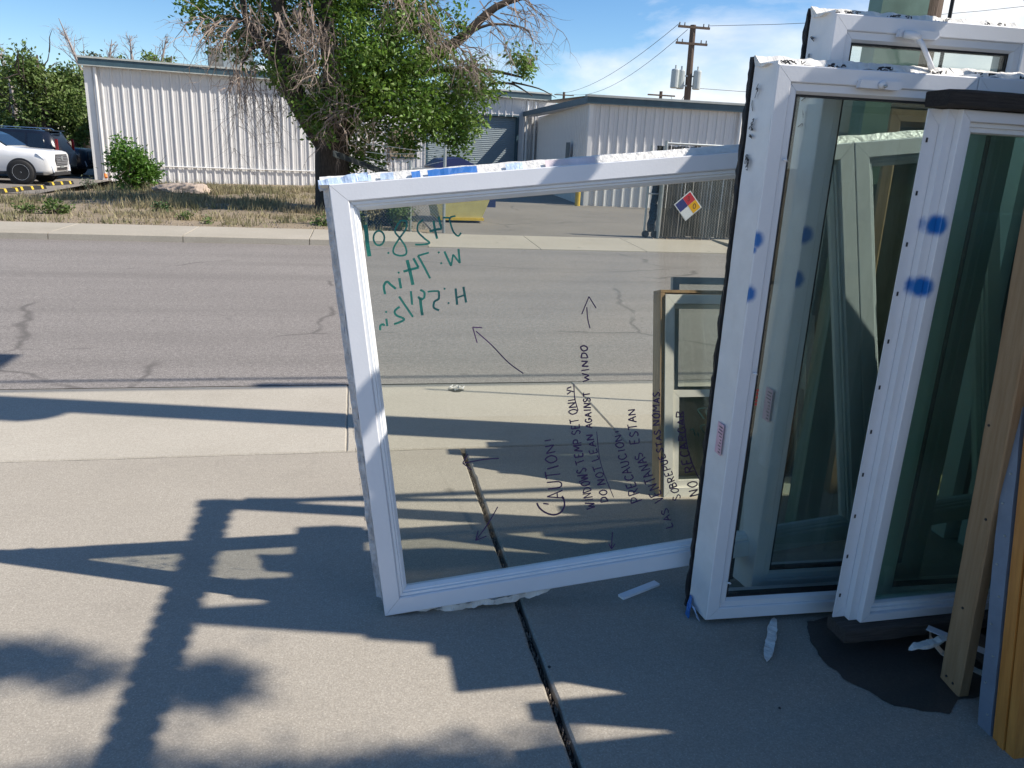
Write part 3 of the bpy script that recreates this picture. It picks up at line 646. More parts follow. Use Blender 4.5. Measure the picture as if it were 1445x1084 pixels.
# C: green-glazed unit with nailing fin, between two weathered timbers
MC = WM((1.692, 2.007, .10), (.999, .03, -.002), (.004, .004, 1))
wc2 = empty('fixed_window', M=MC); tag(wc2, 'white finned window with green glass held between a dark timber head and sill', 'window')
CW, CH_ = 1.0, 1.672
vs = sprayed('vinyl_fin', 'vinyl', loc_spots(MC, [(1315, 317, .040), (1295, 404, .042)], .03))
ring_rails(wc2, 'frame_rail', vs, 0, 0, CW, CH_, [(0, .002), (.002, 0), (.030, 0), (.032, .003), (.032, .06), (0, .06)])
ring_rails(wc2, 'sash_rail', 'bead', .032, .032, CW - .032, CH_ - .032, [(.0006, .014), (.012, .014), (.014, .022), (.026, .022), (.030, .034), (.030, .06), (.0006, .06)])
ring_rails(wc2, 'stepped_jamb', vs, -.030, 0, CW + .03, CH_, [(0, .022), (.0292, .022), (.0292, .06), (0, .06)])
ring_rails(wc2, 'nailing_fin', vs, -.075, -.0, CW + .075, CH_, [(0, .048), (.044, .048), (.044, .052), (0, .052)])
pane(wc2, .05, .05, CW - .05, CH_ - .05, .036, 'glass_green'); pane(wc2, .051, .051, CW - .051, CH_ - .051, .05, 'glass_green')
rnd = random.Random(9)
for i in range(11): MB().box((-.066, .0465, .08 + i * .15), (-.060, .0478, .093 + i * .15)).build('nail_slot', 'ink_black', wc2)
def timber(parent, name, a, b, m, seed, sub=24):
    """a rough sawn timber with worn edges, long along x"""
    (x0, y0, z0), (x1, y1, z1) = a, b; mb = MB(); n = sub
    for i in range(n + 1):
        xx = x0 + (x1 - x0) * i / n; c = .006
        prof = [(y0 + c, z0), (y1 - c, z0), (y1, z0 + c), (y1, z1 - c), (y1 - c, z1), (y0 + c, z1), (y0, z1 - c), (y0, (z0 + z1) / 2), (y0, z0 + c)]
        e = .012 if i in (0, n) else 0
        for j, (y, z) in enumerate(prof):
            k1 = fbm((xx * 6, j * 5 + seed, 2), 1) * .0035; ym = (y0 + y1) / 2; zm = (z0 + z1) / 2
            mb.v.append((xx, y + (ym - y) * e * 8 + k1, z + (zm - z) * e * 8 + k1))
    q = 9
    for i in range(n):
        for j in range(q): mb.f.append((i * q + j, i * q + (j + 1) % q, (i + 1) * q + (j + 1) % q, (i + 1) * q + j))
    mb.f.append(tuple(range(q))); mb.f.append(tuple(n * q + j for j in range(q)))
    return mb.build(name, m, parent)
timber(wc2, 'head_timber', (-.075, -.028, CH_ + .003), (CW + .1, .075, CH_ + .05), 'dark_beam', 1)
timber(wc2, 'sill_timber', (-.075, -.035, -.053), (CW + .1, .075, -.003), 'old_wood', 2)
# skids under the stack
for i, (x_, y0_, y1_) in enumerate(((2.12, 1.30, 2.02), (2.55, 1.2, 2.5))):
    sk = MB(); mb = timber(None, 'timber_skid', (-.40, -.045, 0), (.40, .045, .044), 'old_wood', 5 + i)
    mb.location = (x_, (y0_ + y1_) / 2, 0); mb.rotation_euler = (0, 0, pi / 2)
    tag(mb, ('rough timber skid lying under the sill of the green glazed window', 'rough timber skid lying under the far end of the window stack')[i], 'timber')

# rough stud standing on end
def stud_mesh(): 
    mb = MB(); c = .004; w, d, n = .040, .088, 20
    for i in range(n + 1):
        z = 1.55 * i / n; pr = [(c, 0), (w - c, 0), (w, c), (w, d - c), (w - c, d), (c, d), (0, d - c), (0, c)]
        for j, (x, y) in enumerate(pr): mb.v.append((x + fbm((z * 4, j, 1), 1) * .002, y + fbm((z * 4, j, 7), 1) * .002, z + (.012 * (y / d) if i == 0 else 0)))
    for i in range(n):
        for j in range(8): mb.f.append((i * 8 + j, i * 8 + (j + 1) % 8, (i + 1) * 8 + (j + 1) % 8, (i + 1) * 8 + j))
    mb.f.append(tuple(range(8))); mb.f.append(tuple(n * 8 + j for j in range(8))); return mb
st = stud_mesh().build('timber_stud', 'lumber', None)
st.matrix_world = WM((1.868, 1.727, 0.0), (1, -.02, .065), (-.068, .0, 1)); tag(st, 'rough tan timber stud standing on end in front of the green glass', 'timber')
for (yy, zz) in ((.03, .03), (.06, .035), (.045, .30), (.02, .62), (.07, .9)): MB().lathe([(.004, -.0025), (.0045, .0005)], 7, 0, (0, yy, zz)).build('nail_head', 'ink_black', st)

# metal-clad panel edge and varnished wooden frame leaning at the picture's edge
MEm = WM((1.842, 1.562, .0), (1, 0, 0), (.030, .17, 1)); me_ = empty('metal_door_panel', M=MEm); tag(me_, 'blue grey metal clad panel with riveted edge leaning behind the varnished frame', 'panel')
MB().box((0, .012, .004), (.9, .04, 1.5)).build('panel_skin', 'metal_blue', me_)
e_ = MB(); 
for i in range(40):
    z0_, z1_ = 1.5 * i / 40, 1.5 * (i + 1) / 40
    e_.box((-.008 + .002 * sin(i * 1.7), 0, z0_), (.0, .046, z1_)) if False else None
strip(me_, 'edge_flashing', 'metal_blue', (0, .0, .0), (0, .0, 1.5), [(-.002, -.006), (.048, -.006), (.05, .0), (.05, .012), (.045, .002), (0, .002), (0, .06), (-.004, .06)], (0, 1, 0), (1, 0, 0), 50, .0022, 6, 3)
for i in range(16): MB().lathe([(.003, -.0100), (.0042, -.0062)], 7, 0, (0, .014 + (.018 if i % 2 else 0), .06 + i * .092)).build('rivet', 'metal_grey', me_)
MFr = WM((1.832, 1.470, 0.0), (1, .0, 0), (.03, .165, 1)); vf = empty('wooden_window_frame', M=MFr); tag(vf, 'orange varnished wooden window frame leaning nearest the camera beside the metal clad panel', 'window frame')
ring_rails(vf, 'frame_rail', 'varnished', 0, 0, .95, 1.45, [(0, .0), (.055, .0), (.055, .012), (.075, .012), (.075, .03), (0, .03)])
ring_rails(vf, 'jamb_board', 'varnished', -.004, -.004, .954, 1.454, [(0, .034), (.05, .034), (.05, .056), (0, .056)])
ring_rails(vf, 'jamb_board', 'varnished', .006, .006, .944, 1.444, [(0, .0565), (.05, .0565), (.05, .082), (0, .082)])
pane(vf, .07, .07, .88, 1.38, .02, 'glass_old')

# scraps
mb = MB(); c_ = [(0, 0), (.06, .0), (.10, .05), (.03, .085), (-.01, .03)]
ch = empty('bent_trim_channel', loc=(1.93, 1.93, .0), rz=radians(-52)); tag(ch, 'bent white trim channel crumpled on the wet concrete under the timber sill', 'scrap')
def fold(pts, w, m, name='channel_flange', y0=0):
    mb = MB(); t = .0025; n = len(pts)
    for (x, z) in pts: mb.v += [(x, y0, z), (x, y0 + w, z), (x, y0 + w, z + t), (x, y0, z + t)]
    for i in range(n - 1):
        a = i * 4
        for j in range(4): mb.f.append((a + j, a + (j + 1) % 4, a + 4 + (j + 1) % 4, a + 4 + j))
    mb.f += [(0, 1, 2, 3), (4 * n - 4, 4 * n - 3, 4 * n - 2, 4 * n - 1)]; return mb.build(name, m, ch)
fold([(-.02, .09), (-.015, .055), (.03, .02), (.14, .004), (.165, .004)], .03, 'vinyl_cream'); fold([(-.03, .092), (.26, .080)], .035, 'vinyl', y0=-.004); fold([(.165, .006), (.185, .04), (.21, .075)], .03, 'vinyl_cream')
def scrap_strip(name, a, b, m, w, label, th=.004, amp=.006, seed=1):
    o = strip(None, name, m, a, b, [(-w / 2, 0), (w / 2, 0), (w / 2, th), (-w / 2, th)], (Vector(b) - Vector(a)).cross(Vector((0, 0, 1))).normalized(), (0, 0, 1), 24, amp, 20, seed, .25); tag(o, label, 'scrap'); return o
scrap_strip('film_strip', tuple(G(1093, 872, .006)), tuple(G(1082, 933, .006)), 'film', .030, 'torn white plastic film strip lying on shaded concrete below the locked casement', .006, .005, 4)
scrap_strip('torn_film', tuple(G(1282, 917, .06)), tuple(G(1345, 898, .10)), 'film', .03, 'torn plastic film lying across the bent trim channel', .006, .008, 6)
q0, q1 = G(876, 843, .004), G(927, 823, .004)
tr_ = MB().bar(q0, q1, .030, .010).build('trim_offcut', 'vinyl'); tag(tr_, 'short white vinyl trim offcut on the concrete under the picture window', 'scrap')
gq = G(643, 549, .004); mb = MB(); rnd = random.Random(2)
for i in range(7):
    p = gq + Vector((rnd.gauss(0, .02), rnd.gauss(0, .012), .004)); mb.tube([p, p + Vector((rnd.gauss(0, .025), rnd.gauss(0, .015), rnd.uniform(.004, .02))), p + Vector((rnd.gauss(0, .03), rnd.gauss(0, .015), .003))], .0045, 5)
tag(mb.build('plastic_scrap', 'film', None), 'crumpled white plastic scrap caught in the broken apron edge', 'scrap')
mb = MB(); rr = [(gq.x + .05 * cos(a) * (1 + .3 * sin(3 * a)), gq.y - .03 + .035 * sin(a), .0022) for a in [2 * pi * i / 18 for i in range(18)]]; mb.add(rr, [tuple(range(18))]); tag(mb.build('edge_break', 'joint', ap, fix=False))
for i, (x_, y_, r_) in enumerate(((775, 942, .006), (330, 430, .004), (1100, 1000, .005))):
    p = G(x_, y_)
    if p.y < 5: tag(MB().lathe([(r_ * .6, 0), (r_, r_ * .4), (r_ * .5, r_)], 7, 2, p).build('pebble', 'ink_black', pv))
tag(MB().bar(G(114, 337, .008), G(119, 337.5, .012), .03, .02).build('litter_scrap', 'scrap_red'), 'small red litter scrap lying on the road near the far kerb', 'litter')

# small double hung window behind the picture window
MH = WM((1.484, 3.248, .0), (1, -.02, 0), (-.03, .25, .968)); hw = empty('double_hung_window', M=MH)
tag(hw, 'small off-white double hung window with bare wood sides, seen through the picture window', 'window')
HW_, HH_ = .80, 1.0
MB().box((-.022, .008, 0), (-.001, .11, HH_ + .008)).build('side_board', 'tan_wood', hw); MB().box((HW_ + .001, .008, 0), (HW_ + .022, .11, HH_ + .008)).build('side_board', 'tan_wood', hw)
MB().box((-.022, .008, HH_ + .009), (HW_ + .022, .11, HH_ + .022)).build('top_board', 'tan_wood', hw)
ring_rails(hw, 'frame_rail', 'vinyl_cream', 0, 0, HW_, HH_, [(0, 0), (.045, 0), (.045, .09), (0, .09)])
ring_rails(hw, 'upper_sash_rail', 'vinyl_cream', .045, .50, HW_ - .045, HH_ - .045, [(.0006, .045), (.022, .045), (.022, .07), (.0006, .07)])
ring_rails(hw, 'lower_sash_rail', 'vinyl_cream', .045, .045, HW_ - .045, .53, [(.0006, .012), (.035, .012), (.035, .042), (.0006, .042)])
pane(hw, .06, .51, HW_ - .06, HH_ - .06, .055, 'glass_old'); lp = pane(hw, .075, .075, HW_ - .075, .50, .024, 'glass_old')
px_strokes(MH, [[(272, 614), (228, 622), (240, 645), (258, 668)], ell(281, 640, 13, 16), [(298, 640), (318, 640)], [(190, 725), (204, 720), (213, 752)], [(224, 735), (232, 756)], [(264, 698), (240, 706), (264, 745)], [(304, 684), (287, 710), (296, 736), (308, 715)], [(258, 765), (261, 790)]],
           (920, 400), 3.5, .0232, .006, 'marker_writing', 'ink_dark', lp)
gm = empty('metal_window', M=WM((1.58, 3.40, .0), (1, -.02, 0), (-.02, .24, .968))); tag(gm, 'grey metal framed window propped just behind the small double hung one', 'window')
ring_rails(gm, 'frame_rail', 'metal_grey', 0, 0, .72, 1.06, [(0, 0), (.035, 0), (.035, .03), (.0, .03)]); pane(gm, .03, .03, .69, 1.03, .012, 'glass_tint')
MB().box((.03, .03, .03), (.69, .034, .5)).build('lower_panel', 'tan_panel', gm)

# stack behind: windows propped on the far side of the rack (seen through the glass, and casting the far shadow)
def plain_window(name, M, w, h, label, m='vinyl', gl='glass_tint', rail=.07, d=.08, group=None, panel=None):
    t = empty(name, M=M); tag(t, label, 'window', group)
    ring_rails(t, 'frame_rail', m, 0, 0, w, h, [(0, 0), (rail - .02, 0), (rail, .02), (rail, d), (0, d)])
    p = pane(t, rail - .01, rail - .01, w - rail + .01, h - rail + .01, d * .45, gl)
    if panel: MB().box((rail, d * .7, rail), (w - rail, d * .75, h * panel)).build('blocking_board', 'wood_panel', t)  # opaque board added inside the frame to block the sun
    return t
for i, (x_, y_, w_, h_, m_, pn) in enumerate(((2.36, 3.20, 1.3, 1.86, 'tan_wood', .97), (2.30, 3.32, 1.4, 1.95, 'vinyl', .97), (2.27, 3.44, 1.3, 2.02, 'metal_grey', None), (2.40, 3.56, 1.4, 1.9, 'vinyl', .97))):
    plain_window('rear_window', WM((x_, y_, 0), (1, -.02, 0), (0, .02, 1)), w_, h_, ('wood framed window at the front of the rear stack by the pole', 'boarded white window second in the rear stack by the pole', 'grey metal window third in the rear stack by the pole', 'boarded white window at the back of the rear stack by the pole')[i], m_, 'glass_green', group='windows in the rear stack', panel=pn)

for i, (x_, y_, h_) in enumerate(((2.64, 2.34, 1.9), (2.60, 2.46, 2.05), (2.66, 2.58, 2.0), (2.62, 2.70, 1.92))):  # windows added to keep sun off the ground behind the glass
    plain_window('standing_sun_blocker', WM((x_, y_, 0), (1, 0, 0), (0, .02, 1)), 1.7, h_, ('first', 'second', 'third', 'fourth', 'fifth', 'sixth')[i] + ' boarded window, counted from the front, added in the rack bay to shade the ground', 'vinyl', 'glass_tint', group='shading windows added in the rack bay', panel=.97)
# rack with green uprights, perforated beam, and unseen units added to cast shade
rk = empty('storage_rack', (1.95, 2.80, 0)); tag(rk, 'green steel storage rack upright and perforated beam rising above the window stack', 'rack')
def upright(x, y, h): MB().box((x - .055, y - .04, 0), (x + .055, y + .04, h)).build('upright', 'rack_green', rk)
upright(0, 0, 2.96); upright(3.2, 0, 2.96); upright(0.15, -2.5, 2.96); upright(3.2, -2.5, 2.96)
pb = MB(); y = -2.46                                   # perforated beam along y: two flanges with notched edges
while y < -.04:
    pb.box((-.06, y, 2.89), (.06, y + .056, 2.935)); pb.box((-.046, y + .056, 2.89), (.046, y + .076, 2.935)); y += .076
pb.build('perforated_beam', 'rack_green', rk)
MB().box((.056, -.02, 2.88), (3.14, .02, 2.94)).build('cross_beam', 'rack_green', rk)
MB().bar((.06, .045, 2.86), (2.6, .045, .30), .03, .05).build('diagonal_brace', 'rack_green', rk)
MB().box((.06, -.78, 2.42), (.22, -.2, 2.57)).build('shadow_beam', 'rack_green', rk)  # unseen beam added to throw a diagonal shadow band across the casements
MB().box((.30, -1.22, 2.12), (3.14, -1.14, 2.20)).build('shelf_beam', 'rack_green', rk); MB().box((.30, -.70, 2.12), (3.14, -.62, 2.20)).build('shelf_beam', 'rack_green', rk)
MB().box((.30, -1.28, 2.201), (3.1, -.58, 2.225)).build('shade_deck', 'wood_panel', rk)  # unseen shelf added to shade the green glazed window and the ground
for i, (x_, y_, w_, z1_) in enumerate(((2.30, 1.77, .50, 3.36), (2.42, 1.86, .30, 3.12), (2.34, 2.02, 1.6, 2.42), (2.30, 2.12, 1.8, 2.36), (2.62, 1.67, 1.9, 2.95), (2.75, 1.57, 1.8, 2.85))):  # unseen windows added and sized to shadow the stack and the concrete
    plain_window('shelved_sun_blocker', WM((x_, y_, 2.23), (1, 0, 0), (0, .01, 1)), w_, z1_ - 2.23, ('unseen boarded window added at the front of the upper shelf to cast shade', 'unseen boarded window added second from the front on the upper shelf to cast shade', 'unseen boarded window added third from the front on the upper shelf to cast shade', 'unseen boarded window added at the back of the upper shelf to cast shade', 'unseen wide low boarded window added before the others on the shelf to cast shade', 'unseen wide low boarded window added at the shelf lip to cast shade')[i], 'vinyl', 'glass_tint', group='unseen shading windows added on the rack shelf', panel=.97)
for i, (x_, y_, h_) in enumerate(((2.20, .55, 1.9), (2.12, .78, 2.02), (2.26, 1.02, 2.0), (2.14, 1.2, 1.95), (2.30, 1.36, 2.05), (2.92, 1.6, 2.05), (2.95, 1.72, 2.0))):  # unseen door units added to shade the foreground at right
    plain_window('stacked_sun_blocker', WM((x_, y_, 0), (1, 0, 0), (0, .02, 1)), 1.9, h_, ('first', 'second', 'third', 'fourth', 'fifth', 'sixth', 'seventh')[i] + ' boarded door unit, counted from the front, unseen and added to shade the foreground', 'vinyl', 'glass_tint', group='unseen door units added for shade', panel=.97)

# ------------------------------------------------------------------ metal buildings across the road
def rib_panel(w, h, pitch=.305, depth=.038):
    """ribbed sheet: x along wall, ribs towards -y"""
    mb = MB(); xs = []; k = 0
    n = int(round(w / pitch))
    for i in range(n):
        b = i * pitch; xs += [(b, 0), (b + .10, 0), (b + .108, -.010), (b + .128, -.010), (b + .136, 0), (b + pitch - .085, 0), (b + pitch - .058, -depth), (b + pitch - .027, -depth)]
    xs.append((n * pitch - .0015, 0)); xs.append((n * pitch - .0015, .01)); xs.append((0, .01))
    m = len(xs); mb.add([(x, y, 0) for x, y in xs] + [(x, y, h) for x, y in xs], [(i, (i + 1) % m, m + (i + 1) % m, m + i) for i in range(m)]); return mb
def wall_run(root, x0, x1, h, m='siding', y=0, z0=0.0):
    """sheets of three ribs, each an object, from x0 to x1 in the root's frame"""
    x = x0; pr = None
    while x < x1 - .05:
        w = min(.915, x1 - x)
        if w > .90:
            if pr is None: pr = rib_panel(.915, h).build('wall_panel', m, root); o = pr
            else: o = inst(pr, 'wall_panel', root)
            o.location = (x, y, z0); x += .915
        else:
            o = MB().box((0, 0, 0), (w, .01, h)).build('wall_panel', m, root); o.location = (x, y, z0); x += w
BA = radians(11.44); BO = (-8.66, 29.5, 0); EH = 3.70
lb = empty('metal_building', (BO[0] * 1.12, BO[1] * 1.12, -.192), BA); lb.scale = (1.12,) * 3; tag(lb, 'long pale ribbed metal building behind the tree, with grey roll-up dock door', 'building')
DX0, DX1, DH = 11.75, 15.65, 2.95          # dock door along the wall
wall_run(lb, .24, 9.9, EH); wall_run(lb, 9.9, DX0, EH); wall_run(lb, DX1, 17.3, EH); wall_run(lb, DX0, DX1, EH - DH, z0=DH)
MB().box((0, -.03, 0), (.24, .14, EH)).build('corner_trim', 'trim_white', lb)
MB().tube([(.34, -.09, .25), (.34, -.09, EH - .05)], .055, 8).build('downspout', 'trim_white', lb); MB().tube([(.34, -.09, .25), (.36, -.2, .12)], .05, 8).build('downspout_elbow', 'orange', lb)
MB().tube([(.5, -.055, .55), (9.6, -.055, .55)], .022, 6).build('wall_rail', 'trim_white', lb)
MB().box((0, .02, 0), (.06, 16, EH)).build('end_wall', 'siding_shade', lb); MB().box((.02, .3, 0), (17.0, .34, EH - .05)).build('inner_wall', 'siding_shade', lb)
fa = MB().box((-.12, -.20, EH), (17.0, -.15, EH + .20)).build('fascia', 'fascia', lb)
MB().box((-.14, -.225, EH - .035), (17.0, -.14, EH - .003)).build('fascia_drip', 'roof_edge', fa); MB().box((-.14, -.23, EH + .203), (17.0, .05, EH + .262)).build('gutter_edge', 'roof_edge', fa)
MB().box((-.1, -.148, EH + .002), (17.0, .05, EH + .03)).build('soffit', 'siding_shade', lb)
mb = MB(); mb.add([(-.12, .0, EH + .24), (17.0, .0, EH + .24), (17.0, 8, EH + .42), (-.12, 8, EH + .42)], [(0, 1, 2, 3)]); mb.build('roof', 'roof_edge', lb)
dd = MB(); z = .0
while z < DH - .02:
    dd.prism([(.16, z), (.145, z + .02), (.145, z + .055), (.16, z + .075), (.18, z + .075), (.18, z)], 0, DX0 + .06, DX1 - .06); z += .0755
do = dd.build('dock_door', 'dock_grey', lb)
MB().box((DX0 - .02, -.03, 0), (DX0 + .06, .2, DH)).build('door_jamb', 'fascia', lb); MB().box((DX1 - .06, -.03, 0), (DX1 + .02, .2, DH)).build('door_jamb', 'fascia', lb); MB().box((DX0 - .02, -.03, DH + .001), (DX1 + .02, .2, DH + .07)).build('door_head', 'fascia', lb)
wn = MB().box((10.2, -.06, 1.15), (11.3, -.042, 2.35)).build('window', 'fascia', lb); MB().box((10.26, -.075, 1.21), (11.24, -.061, 2.29)).build('window_panel', 'tan_panel', wn); MB().box((10.72, -.085, 1.21), (10.77, -.0755, 2.29)).build('mullion', 'fascia', wn)
for x_ in (16.0, 16.35): MB().tube([(x_, -.10, .2), (x_, -.10, EH - .1)], .05, 8).build('downspout', 'trim_white', lb)
# right-hand building, nearer, parallel to the road
RO = (7.43, 25.05, 0); RH = 3.17
rb = empty('metal_warehouse', RO, radians(-2.0)); tag(rb, 'lower ribbed metal warehouse with blue grey fascia below the transformer pole', 'building')
wall_run(rb, .12, 13.9, RH)
MB().box((0, -.03, 0), (.12, .1, RH)).build('corner_trim', 'trim_white', rb)
sd = empty('side_wall'); sd.parent = rb; sd.location = (.0, .1, 0); sd.rotation_euler = (0, 0, radians(87)); 
pr = rib_panel(.915, RH)
pr.v = [(x, -y, z) for x, y, z in pr.v]; po = pr.build('wall_panel', 'siding_shade', sd)
for i in range(1, 13): inst(po, 'wall_panel', sd, (i * .915, 0, 0))
sdw = MB().box((-.06, 2.2, 1.2), (-.045, 2.75, 2.0)).build('side_window', 'fascia', rb)
rf = MB().box((-.14, -.20, RH), (14, -.15, RH + .2)).build('fascia', 'fascia', rb); MB().box((-.16, -.23, RH + .203), (14, .05, RH + .27)).build('gutter_edge', 'roof_edge', rf)
MB().box((-.14, -.149, RH), (-.09, 11.5, RH + .2)).build('fascia', 'fascia', rb)
MB().box((-.13, -.148, RH + .004), (14, .05, RH + .03)).build('soffit', 'siding_shade', rb)
mb = MB(); mb.add([(-.12, .0, RH + .235), (14, 0, RH + .235), (14, 9, RH + .5), (-.12, 9, RH + .5)], [(0, 1, 2, 3)]); mb.build('roof', 'roof_edge', rb)
MB().box((-.089, .052, RH + .004), (.4, 11.5, RH + .03)).build('soffit', 'siding_shade', rb)
MB().tube([(5.1, -.12, .1), (5.1, -.12, RH - .02)], .06, 8).build('downspout', 'trim_white', rb)
MB().box((3.2, .3, RH + .28), (6.4, .9, RH + .31)).build('roof_sheet', 'sign_white', rb)
# rooftop unit
c0 = P(296, 104, 35.6); hv = empty('rooftop_unit', (c0.x, c0.y, c0.z), BA); tag(hv, 'weathered grey air conditioning unit on the roof behind the branches', 'rooftop unit')
MB().box((0, 0, .14), (1.75, 1.2, 1.0)).build('casing', 'hvac', hv); MB().box((.05, .05, 0), (1.7, 1.15, .138)).build('base_frame', 'fascia', hv); MB().box((.55, -.012, .25), (1.0, -.001, .85)).build('service_panel', 'galv', hv); MB().box((1.05, -.012, .3), (1.65, -.001, .9)).build('louver', 'metal_grey', hv); MB().box((1.8, .1, 0.05), (3.0, 1.0, .5)).build('duct', 'sign_white', hv); MB().box((1.0, .2, 1.001), (1.6, .9, 1.18)).build('fan_hood', 'metal_grey', hv)

# ------------------------------------------------------------------ utility poles and wires
def crossarm(root, z, w, yaw=0.0, off=0.0):
    c, s = cos(yaw), sin(yaw); MB().bar((-w / 2 * c + off, -w / 2 * s - .16, z), (w / 2 * c + off, w / 2 * s - .16, z), .10, .13).build('crossarm', 'pole_wood', root)
    for t in (-.46, -.3, .3, .46): MB().lathe([(.03, z + .066), (.045, z + .12), (.03, z + .17), (.045, z + .21), (.01, z + .24)], 8, 2, (t * w * c + off, t * w * s - .16, 0)).build('insulator', 'hvac', root)
up1 = empty('utility_pole', (20.2, 47.0, 0)); tag(up1, 'brown utility pole with three grey transformers above the warehouse roof', 'utility pole')
top = P(978, 38, 47.0)
MB().tube([(0, 0, 0), (top.x - 20.2, 0, top.z + .1)], [.24, .17], 10).build('shaft', 'pole_wood', up1)
tx = top.x - 20.2
crossarm(up1, top.z - .05, 2.0, 0, tx); crossarm(up1, top.z - .95, 2.0, 0, tx - .05)
for (a, b_, dx) in ((-.7, -.1, 0), (-.2, .2, 0), (.72, -.1, 0)):
    MB().lathe([(.19, top.z - 3.5), (.235, top.z - 3.46), (.235, top.z - 2.5), (.21, top.z - 2.43), (.05, top.z - 2.4), (.05, top.z - 2.2)], 14, 2, (tx - .25 + a, b_ - .2, 0)).build('transformer', 'transformer', up1, False)
MB().bar((tx - .9, -.1, top.z - 2.75), (tx + .5, -.1, top.z - 2.75), .05, .08).build('bracket', 'galv', up1); MB().bar((tx - .9, -.1, top.z - 3.3), (tx + .5, -.1, top.z - 3.3), .05, .08).build('bracket', 'galv', up1)
def small_pole(px, ptop, Y, lab, w):
    t = P(px, ptop, Y); e = empty('utility_pole', (t.x, Y, 0)); tag(e, lab, 'utility pole')
    MB().tube([(0, 0, 0), (0, 0, t.z)], [.2, .15], 8).build('shaft', 'pole_wood', e)
    MB().bar((-w / 2, -.15, t.z - .35), (w / 2, -.15, t.z - .35), .1, .12).build('crossarm', 'pole_wood', e); return Vector((t.x, Y - .15, t.z - .3))
s1 = small_pole(933, 129, 70.0, 'short looking far utility pole just left of the transformer pole', 2.6)
s2 = small_pole(796, 130, 95.0, 'farthest utility pole, tiny crossarm over the corner of the warehouse', 2.4)
def wire(name, a, b, sag, r, label, group=None, n=16):
    a, b = Vector(a), Vector(b); pts = [a.lerp(b, i / n) - Vector((0, 0, 4 * sag * (i / n) * (1 - i / n))) for i in range(n + 1)]
    o = MB().tube(pts, r, 5).build(name, 'cable', None); tag(o, label, 'wire', group); return o
ca = Vector((20.2 + tx, 46.84, top.z + .1))
wire('power_line', ca + Vector((-.95, 0, 0)), s2 + Vector((-1.0, 0, .1)), 1.0, .016, 'outer power line from the transformer pole to the farthest pole', 'distant power lines')
wire('power_line', ca + Vector((-.4, 0, -.3)), s2 + Vector((.9, 0, .1)), 1.2, .016, 'inner power line from the transformer pole to the farthest pole', 'distant power lines')
wire('power_line', ca + Vector((.95, 0, 0)), (80, 30, 22), 2.5, .014, 'power line leaving the transformer pole towards the sky at upper right', 'distant power lines')
wire('power_line', ca + Vector((0, 0, -3.6)), s1 + Vector((.9, 0, 0)), .8, .02, 'slack drop wire from the transformers down to the short pole', 'distant power lines')
wire('power_line', ca + Vector((.3, 0, -3.5)), (70, 52, 9.0), .8, .014, 'thin line running level from the transformers to the right', 'distant power lines')

# near roadside pole (mostly above the stack) whose shadow crosses the pavement, with the lines it carries
npx, npy = 2.81, 3.82
np_ = empty('roadside_pole', (npx, npy, 0)); tag(np_, 'thick weathered roadside pole with green conduit cover rising behind the window stack', 'utility pole')
MB().tube([(0, 0, 0), (0, 0, 9.0)], [.135, .11], 12).build('shaft', 'pole_wood', np_)
MB().box((-.16, -.17, .1), (-.05, -.10, 3.0)).build('conduit_cover', 'rack_green', np_)
MB().bar((-.12, -1.1, 5.9), (-.12, 1.1, 5.9), .1, .12).build('crossarm', 'pole_wood', np_)
MB().lathe([(.18, 4.95), (.2, 5.0), (.2, 5.65), (.16, 5.72)], 12, 2, (-.28, -.05, 0)).build('transformer', 'transformer', np_)
for i, (yo, z) in enumerate(((.02, 6.6), (.18, 6.9))):
    wire('cable_run', (-60, npy + yo, z + .5), (60, npy + yo, z + .5), .5, .022, ('lower', 'upper')[i] + ' overhead cable running along the near side of the road', 'overhead cables')
lp_ = G(428, 543) + SUN * (6.6 / SUN.z); mb = MB(); mb.tube([(lp_.x + .30 * cos(a) + .03 * sin(3 * a), lp_.y, lp_.z + .0 + .17 * sin(a)) for a in [2 * pi * i / 28 for i in range(29)]], .03, 6)
tag(mb.build('cable_coil', 'cable', None), 'coil of slack cable hanging from the overhead line, casting the oval shadow', 'cable coil')
th_ = P(1343, 8, 4.4); tag(MB().tube([(th_.x, th_.y, 0), (th_.x, th_.y, 3.4)], .011, 8).build('thin_post', 'cable', None), 'thin dark post standing against the sky behind the tall casement', 'post')

# ------------------------------------------------------------------ fences, gate, sign, dumpster
def chain(parent, x0, x1, z0, z1, y, m='galv', r=.0042, s=.06):
    mb = MB(); h = z1 - z0
    for sg in (1, -1):
        a = x0 - h if sg > 0 else x0
        while a < (x1 if sg > 0 else x1 + h):
            pa, pb_ = (a, z0), (a + sg * h, z1)
            lo, hi = min(pa[0], pb_[0]), max(pa[0], pb_[0])
            def atx(xx): t = (xx - pa[0]) / (pb_[0] - pa[0]); return (xx, z0 + h * t)
            A, B2 = pa, pb_
            if A[0] < x0: A = atx(x0)
            if A[0] > x1: A = atx(x1)
            if B2[0] < x0: B2 = atx(x0)
            if B2[0] > x1: B2 = atx(x1)
            if (Vector(A) - Vector(B2)).length > .03: mb.tube([(A[0], y + sg * .003, A[1]), (B2[0], y + sg * .003, B2[1])], r, 3, False)
            a += s * 1.0
    o = mb.build('chain_mesh', m, parent, fix=False); o['kind'] = 'stuff'; return o
lf = empty('chain_link_fence', (1.74, 15.35, 0)); tag(lf, 'short chain link fence with drooping barbed wire beside the blue dumpster', 'fence')
for (x_, y_, h_) in ((0, 0, 1.62), (-.66, -.05, 1.35), (-1.5, 0, 1.0)): MB().tube([(x_, y_, 0), (x_, y_, h_)], .03, 8).build('post', 'galv', lf)
MB().tube([(-.66, 0, 1.2), (0, 0, 1.22)], .02, 6).build('rail', 'galv', lf); chain(lf, -.64, 0, .05, 1.2, 0)
